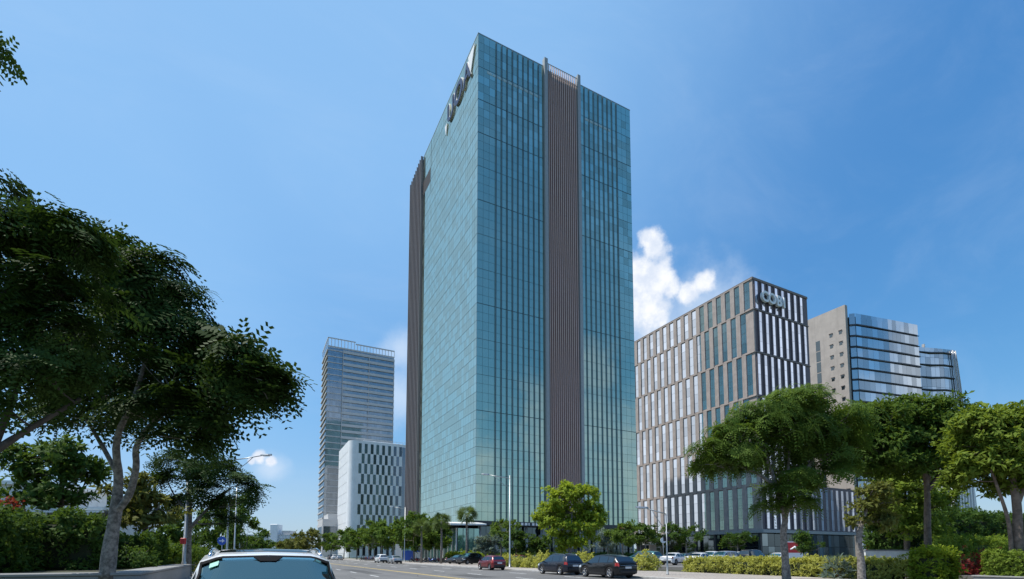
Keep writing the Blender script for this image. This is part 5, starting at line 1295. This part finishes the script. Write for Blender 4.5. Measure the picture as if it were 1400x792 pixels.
def motorbikes():
    def bike(col):
        r = thing('motorbike', 'x', 'motorbike', (0, 0, 0))
        for x in (-.62, .62):
            m = MB(); m.lathe([(.20, -.04), (.27, -.05), (.29, 0), (.27, .05), (.20, .04)], (x, 0, .29), 'y', 20, True, True); w = m.build('wheel', 'tyre_rubber', r)
            m = MB()
            m.lathe([(.18, -.02), (.205, -.02), (.205, .02), (.18, .02)], (x, 0, .29), 'y', 20, True, True)
            for k in range(6): m.tube([(x, 0, .29), (x + .19 * math.cos(k * 1.047), 0, .29 + .19 * math.sin(k * 1.047))], .012, 4)
            m.build('rim', 'rim_metal', w)
        m = MB(); m.loft([[(x, -w, z0), (x, w, z0), (x, w * .8, z1), (x, -w * .8, z1)] for x, w, z0, z1 in ((-.85, .06, .62, .74), (-.5, .15, .42, .74), (-.1, .16, .3, .62), (.15, .17, .28, .42), (.33, .2, .3, .75), (.48, .16, .5, .95), (.52, .08, .7, 1.0))], smooth=True); m.build('body', col, r)
        m = MB(); m.loft([[(x, -w, z), (x, w, z), (x, w * .7, z + .1), (x, -w * .7, z + .1)] for x, w, z in ((-.85, .08, .76), (-.5, .14, .75), (-.05, .12, .7), (.08, .07, .68))]); m.build('seat', 'seat_black', r)
        m = MB(); m.tube([(.62, 0, .29), (.5, 0, .7), (.42, 0, 1.0)], .035, 8); m.build('fork', 'plastic_black', r)
        m = MB(); m.tube([(.34, -.34, 1.05), (.42, -.15, 1.0), (.42, .15, 1.0), (.34, .34, 1.05)], .018, 6); h = m.build('handlebar', 'plastic_black', r)
        for sd in (-1, 1):
            m = MB(); m.tube([(.38, sd * .26, 1.03), (.42, sd * .3, 1.2)], .008, 4); m.lathe([(.05, -.01), (.06, 0), (.05, .01)], (.41, sd * .31, 1.24), 'x', 10); m.build('mirror', 'plastic_black', h)
        m = MB(); m.lathe([(.09, -.02), (.07, .05)], (.52, 0, .86), 'x', 12); m.build('headlamp', 'lamp_clear', r)
        m = MB(); m.box(-.92, -.86, -.08, .08, .66, .74, bev=.01); m.build('tail_lamp', 'lamp_red', r)
        return r
    cols = ('paint_black', 'paint_blue', 'paint_ruby', 'paint_charcoal'); first = {}
    rg = random.Random(8); n = 0
    def place(c, a, col, lab, grp):
        if col not in first: first[col] = o = bike(col)
        else: o = copy_tree(first[col])
        o.location = c; o.rotation_euler = (0, 0, a); o['label'] = lab; o['group'] = grp
    for k in range(15):
        px = 566 + k * 6.0; g = G(px, 98 - k * 1.0)
        place((g.x, g.y, .13), rad(165) + rg.uniform(-.15, .15), cols[(k * 7 // 3) % 4], 'dark motorbike in the parked row before the pavilion hedge', 'motorbikes parked by the pavilion')
    for k in range(10):
        g = G(488 + k * 2.9, 124 - k * .9, .13); g.x += 1.5
        place((g.x, g.y, .13), rad(160) + rg.uniform(-.2, .2), cols[(k * 3) % 4], 'motorbike in the far parked row beyond the white suv', 'motorbikes parked beyond the white suv')
motorbikes()

# ------------------------------------------------------------------ street furniture
def lamp(label, base, H, arm, az, group, mast=0.0, r0=.09, name='street_lamp'):
    r = thing(name, label, 'street lamp', base, az, group)
    m = MB(); m.lathe([(r0 * 2.2, 0), (r0 * 2.2, .06), (r0 * 1.3, .1), (r0 * 1.2, 1.0), (r0, 1.05), (r0 * .6, H), (r0 * .2, H + mast)], (0, 0, 0), 'z', 14); m.build('pole', 'galvanised', r)
    m = MB(); m.tube([(0, 0, H - .35), (arm * .5, 0, H - .15), (arm, 0, H + .1)], [.05, .045, .04], 8); m.tube([(0, 0, H - 1.35), (arm * .25, 0, H - 1.15), (arm * .5, 0, H - .6), (arm * .72, 0, H - .02)], .03, 6)
    a = m.build('arm', 'galvanised', r)
    m = MB(); m.loft([[(arm - .15 + x, -w, H + .07 + x * .05), (arm - .15 + x, w, H + .07 + x * .05), (arm - .15 + x, w * .7, H + .19 + x * .05), (arm - .15 + x, -w * .7, H + .19 + x * .05)] for x, w in ((0, .07), (.2, .15), (.7, .17), (.95, .1))], smooth=False); hd = m.build('lamp_head', 'galvanised', r)
    m = MB(); m.box(arm + .05, arm + .6, -.12, .12, H + .04, H + .075); m.build('lens', 'lens_glass', hd)
    return r
def furniture():
    g = GN(697, 27.2, .13); lamp('tall grey lamp post with curved arm in front of the teal tower', g, 10.9, 2.6, rad(152), 'street lamps on the far pavement')
    g = GN(553, 27.2, .13); lamp('distant lamp post at the louvred end of the teal tower', g, 10.9, 2.4, rad(152), 'street lamps on the far pavement')
    g = GN(912, 27.8, .13); l = lamp('short slim lamp post in front of the yellow-green hedge', g, 4.9, 1.5, rad(152), 'street lamps on the far pavement', r0=.055)
    m = MB(); m.box(-.25, .25, -.03, .03, 2.5, 2.85); m.build('notice_board', 'dark_void', l)
    g = G(310, 44, .13); lamp('tall lamp post with long arm among the left trees', (g.x, g.y, .13), 10.1, 2.7, rad(-25), 'street lamps on the left pavement', mast=1.1)
    g = G(320, 62, .13); lamp('second lamp post behind the tall left one', (g.x, g.y, .13), 9.8, 2.5, rad(180), 'street lamps on the left pavement')
    g = G(327, 92, .13); lamp('third small lamp post behind the two left ones', (g.x, g.y, .13), 9, 2.4, rad(180), 'street lamps on the left pavement')
    # blue round sign
    g = G(303, 52, .13); r = thing('road_sign', 'round blue road sign on a post beside the left trees', 'road sign', g, -YAW)
    m = MB(); m.tube([(0, 0, 0), (0, 0, 3.4)], .04, 8); m.build('post', 'galvanised', r)
    m = MB(); m.lathe([(.45, -.02), (.45, .02)], (0, -.07, 2.9), 'y', 28); b = m.build('sign_board', 'sign_blue', r)
    m = MB(); m.box(-.26, .05, -.115, -.095, 2.84, 2.94); m.add([(.05, -.115, 2.7), (.30, -.115, 2.89), (.05, -.115, 3.08), (.05, -.095, 2.7), (.30, -.095, 2.89), (.05, -.095, 3.08)], [(0, 1, 2), (5, 4, 3), (0, 3, 4, 1), (1, 4, 5, 2), (2, 5, 3, 0)]); m.build('arrow', 'white_sign', b)
    # red box on the lamp pole beside street tree
    g = G(252, 34, .13); r = thing('service_pole', 'grey pole with a small red box beside the open street tree', 'pole', g, -YAW)
    m = MB(); m.lathe([(.15, 0), (.15, 1.0), (.11, 1.05), (.08, 6.4)], (0, 0, 0), 'z', 12); m.build('pole', 'galvanised', r)
    m = MB(); m.box(-.15, .17, -.3, -.1, 2.2, 2.6, bev=.03); m.build('box', 'sign_red', r)
    # small bench on the bed
    g = G(73, 24.6, .92); r = thing('garden_bench', 'small pale bench at the foot of the slim tree by the hedge', 'bench', g, -YAW + .1)
    m = MB(); [m.box(-.55, .55, -.2 + k * .14, -.09 + k * .14, .42, .46) for k in range(3)]; m.build('seat', 'slab_band', r)
    m = MB(); [m.box(-.55, .55, .22, .26, .55 + k * .14, .64 + k * .14) for k in range(2)]; m.build('backrest', 'slab_band', r)
    for x in (-.48, .44):
        for y in (-.18, .2):
            m = MB(); m.box(x, x + .05, y, y + .05, 0, .42 if y < 0 else .8); m.build('leg', 'galvanised', r)
    # shop billboards by the tan block
    for px, lb in ((1084, 'red and white billboard beside the umbrella tree trunk'), (1194, 'red and white billboard behind the slim tree')):
        g = G(px, 95, .05); r = thing('billboard', lb, 'billboard', g, -YAW, 'red billboards before the shopfront')
        m = MB(); m.box(-1.9, 2.3, 0, .15, .8, 4.0); b = m.build('board', 'white_sign', r)
        m = MB(); m.box(-1.2, 2.1, -.05, -.003, 1.9, 3.8); m.build('red_panel', 'sign_red', b)
        m = MB(); m.tube([(-.5, -.06, 2.5), (.4, -.06, 2.9), (1.2, -.06, 2.3)], [.1, .3, .12], 8); m.build('motif', 'plate_white', b)
        for x in (-1.6, 1.9):
            m = MB(); m.box(x, x + .12, .02, .13, 0, .8); m.build('post', 'galvanised', r)
    # totem sign left of the pavilion
    g = G(544, 118, .13); r = thing('totem_sign', 'white totem sign with teal face behind the silver saloon', 'sign', g, -YAW)
    m = MB(); m.box(-.6, 1.0, 0, .4, 0, 3.9); m.build('totem', 'white_sign', r); m = MB(); m.box(1.003, 3.2, .05, .35, 0, 3.9); m.build('side_panel', 'podium_glass', r)
    g = G(563, 104, .13); r = thing('hoarding', 'blue and white hoarding behind the motorbike row', 'hoarding', g, -YAW)
    m = MB(); m.box(-1.8, 1.8, 0, .12, .3, 2.3); b = m.build('panel', 'sign_blue', r); m = MB(); m.box(.5, 1.7, -.03, -.003, .6, 2.0); m.build('white_panel', 'white_sign', b); m = MB(); m.box(-1.7, -1.6, .12, .2, 0, .3); m.box(1.6, 1.7, .12, .2, 0, .3); m.build('feet', 'galvanised', r)
    # beige gate pylon and round sign right of the tower
    g = G(893, 88, .05); r = thing('gate_pylon', 'stepped beige sign pylon between the tower and the tan block', 'pylon', g, -YAW)
    m = MB(); m.box(-.5, .6, 0, .8, 0, 5.8, bev=.05); m.build('shaft', 'core_stone', r); m = MB(); m.box(-1.6, 1.6, -.3, .9, 3.2, 3.6, bev=.03); m.box(-1.2, 1.2, -.2, .85, 4.4, 4.8, bev=.03); m.build('shelf', 'slab_band', r)
    g = G(907, 80, .05); r = thing('round_sign', 'white round sign disc on a post right of the beige pylon', 'sign', g, -YAW)
    m = MB(); m.tube([(0, 0, 0), (0, 0, 4.2)], .05, 8); m.build('post', 'galvanised', r); m = MB(); m.lathe([(.45, -.05), (.45, .05)], (0, -.1, 3.8), 'y', 24); m.build('disc', 'white_sign', r)
furniture()
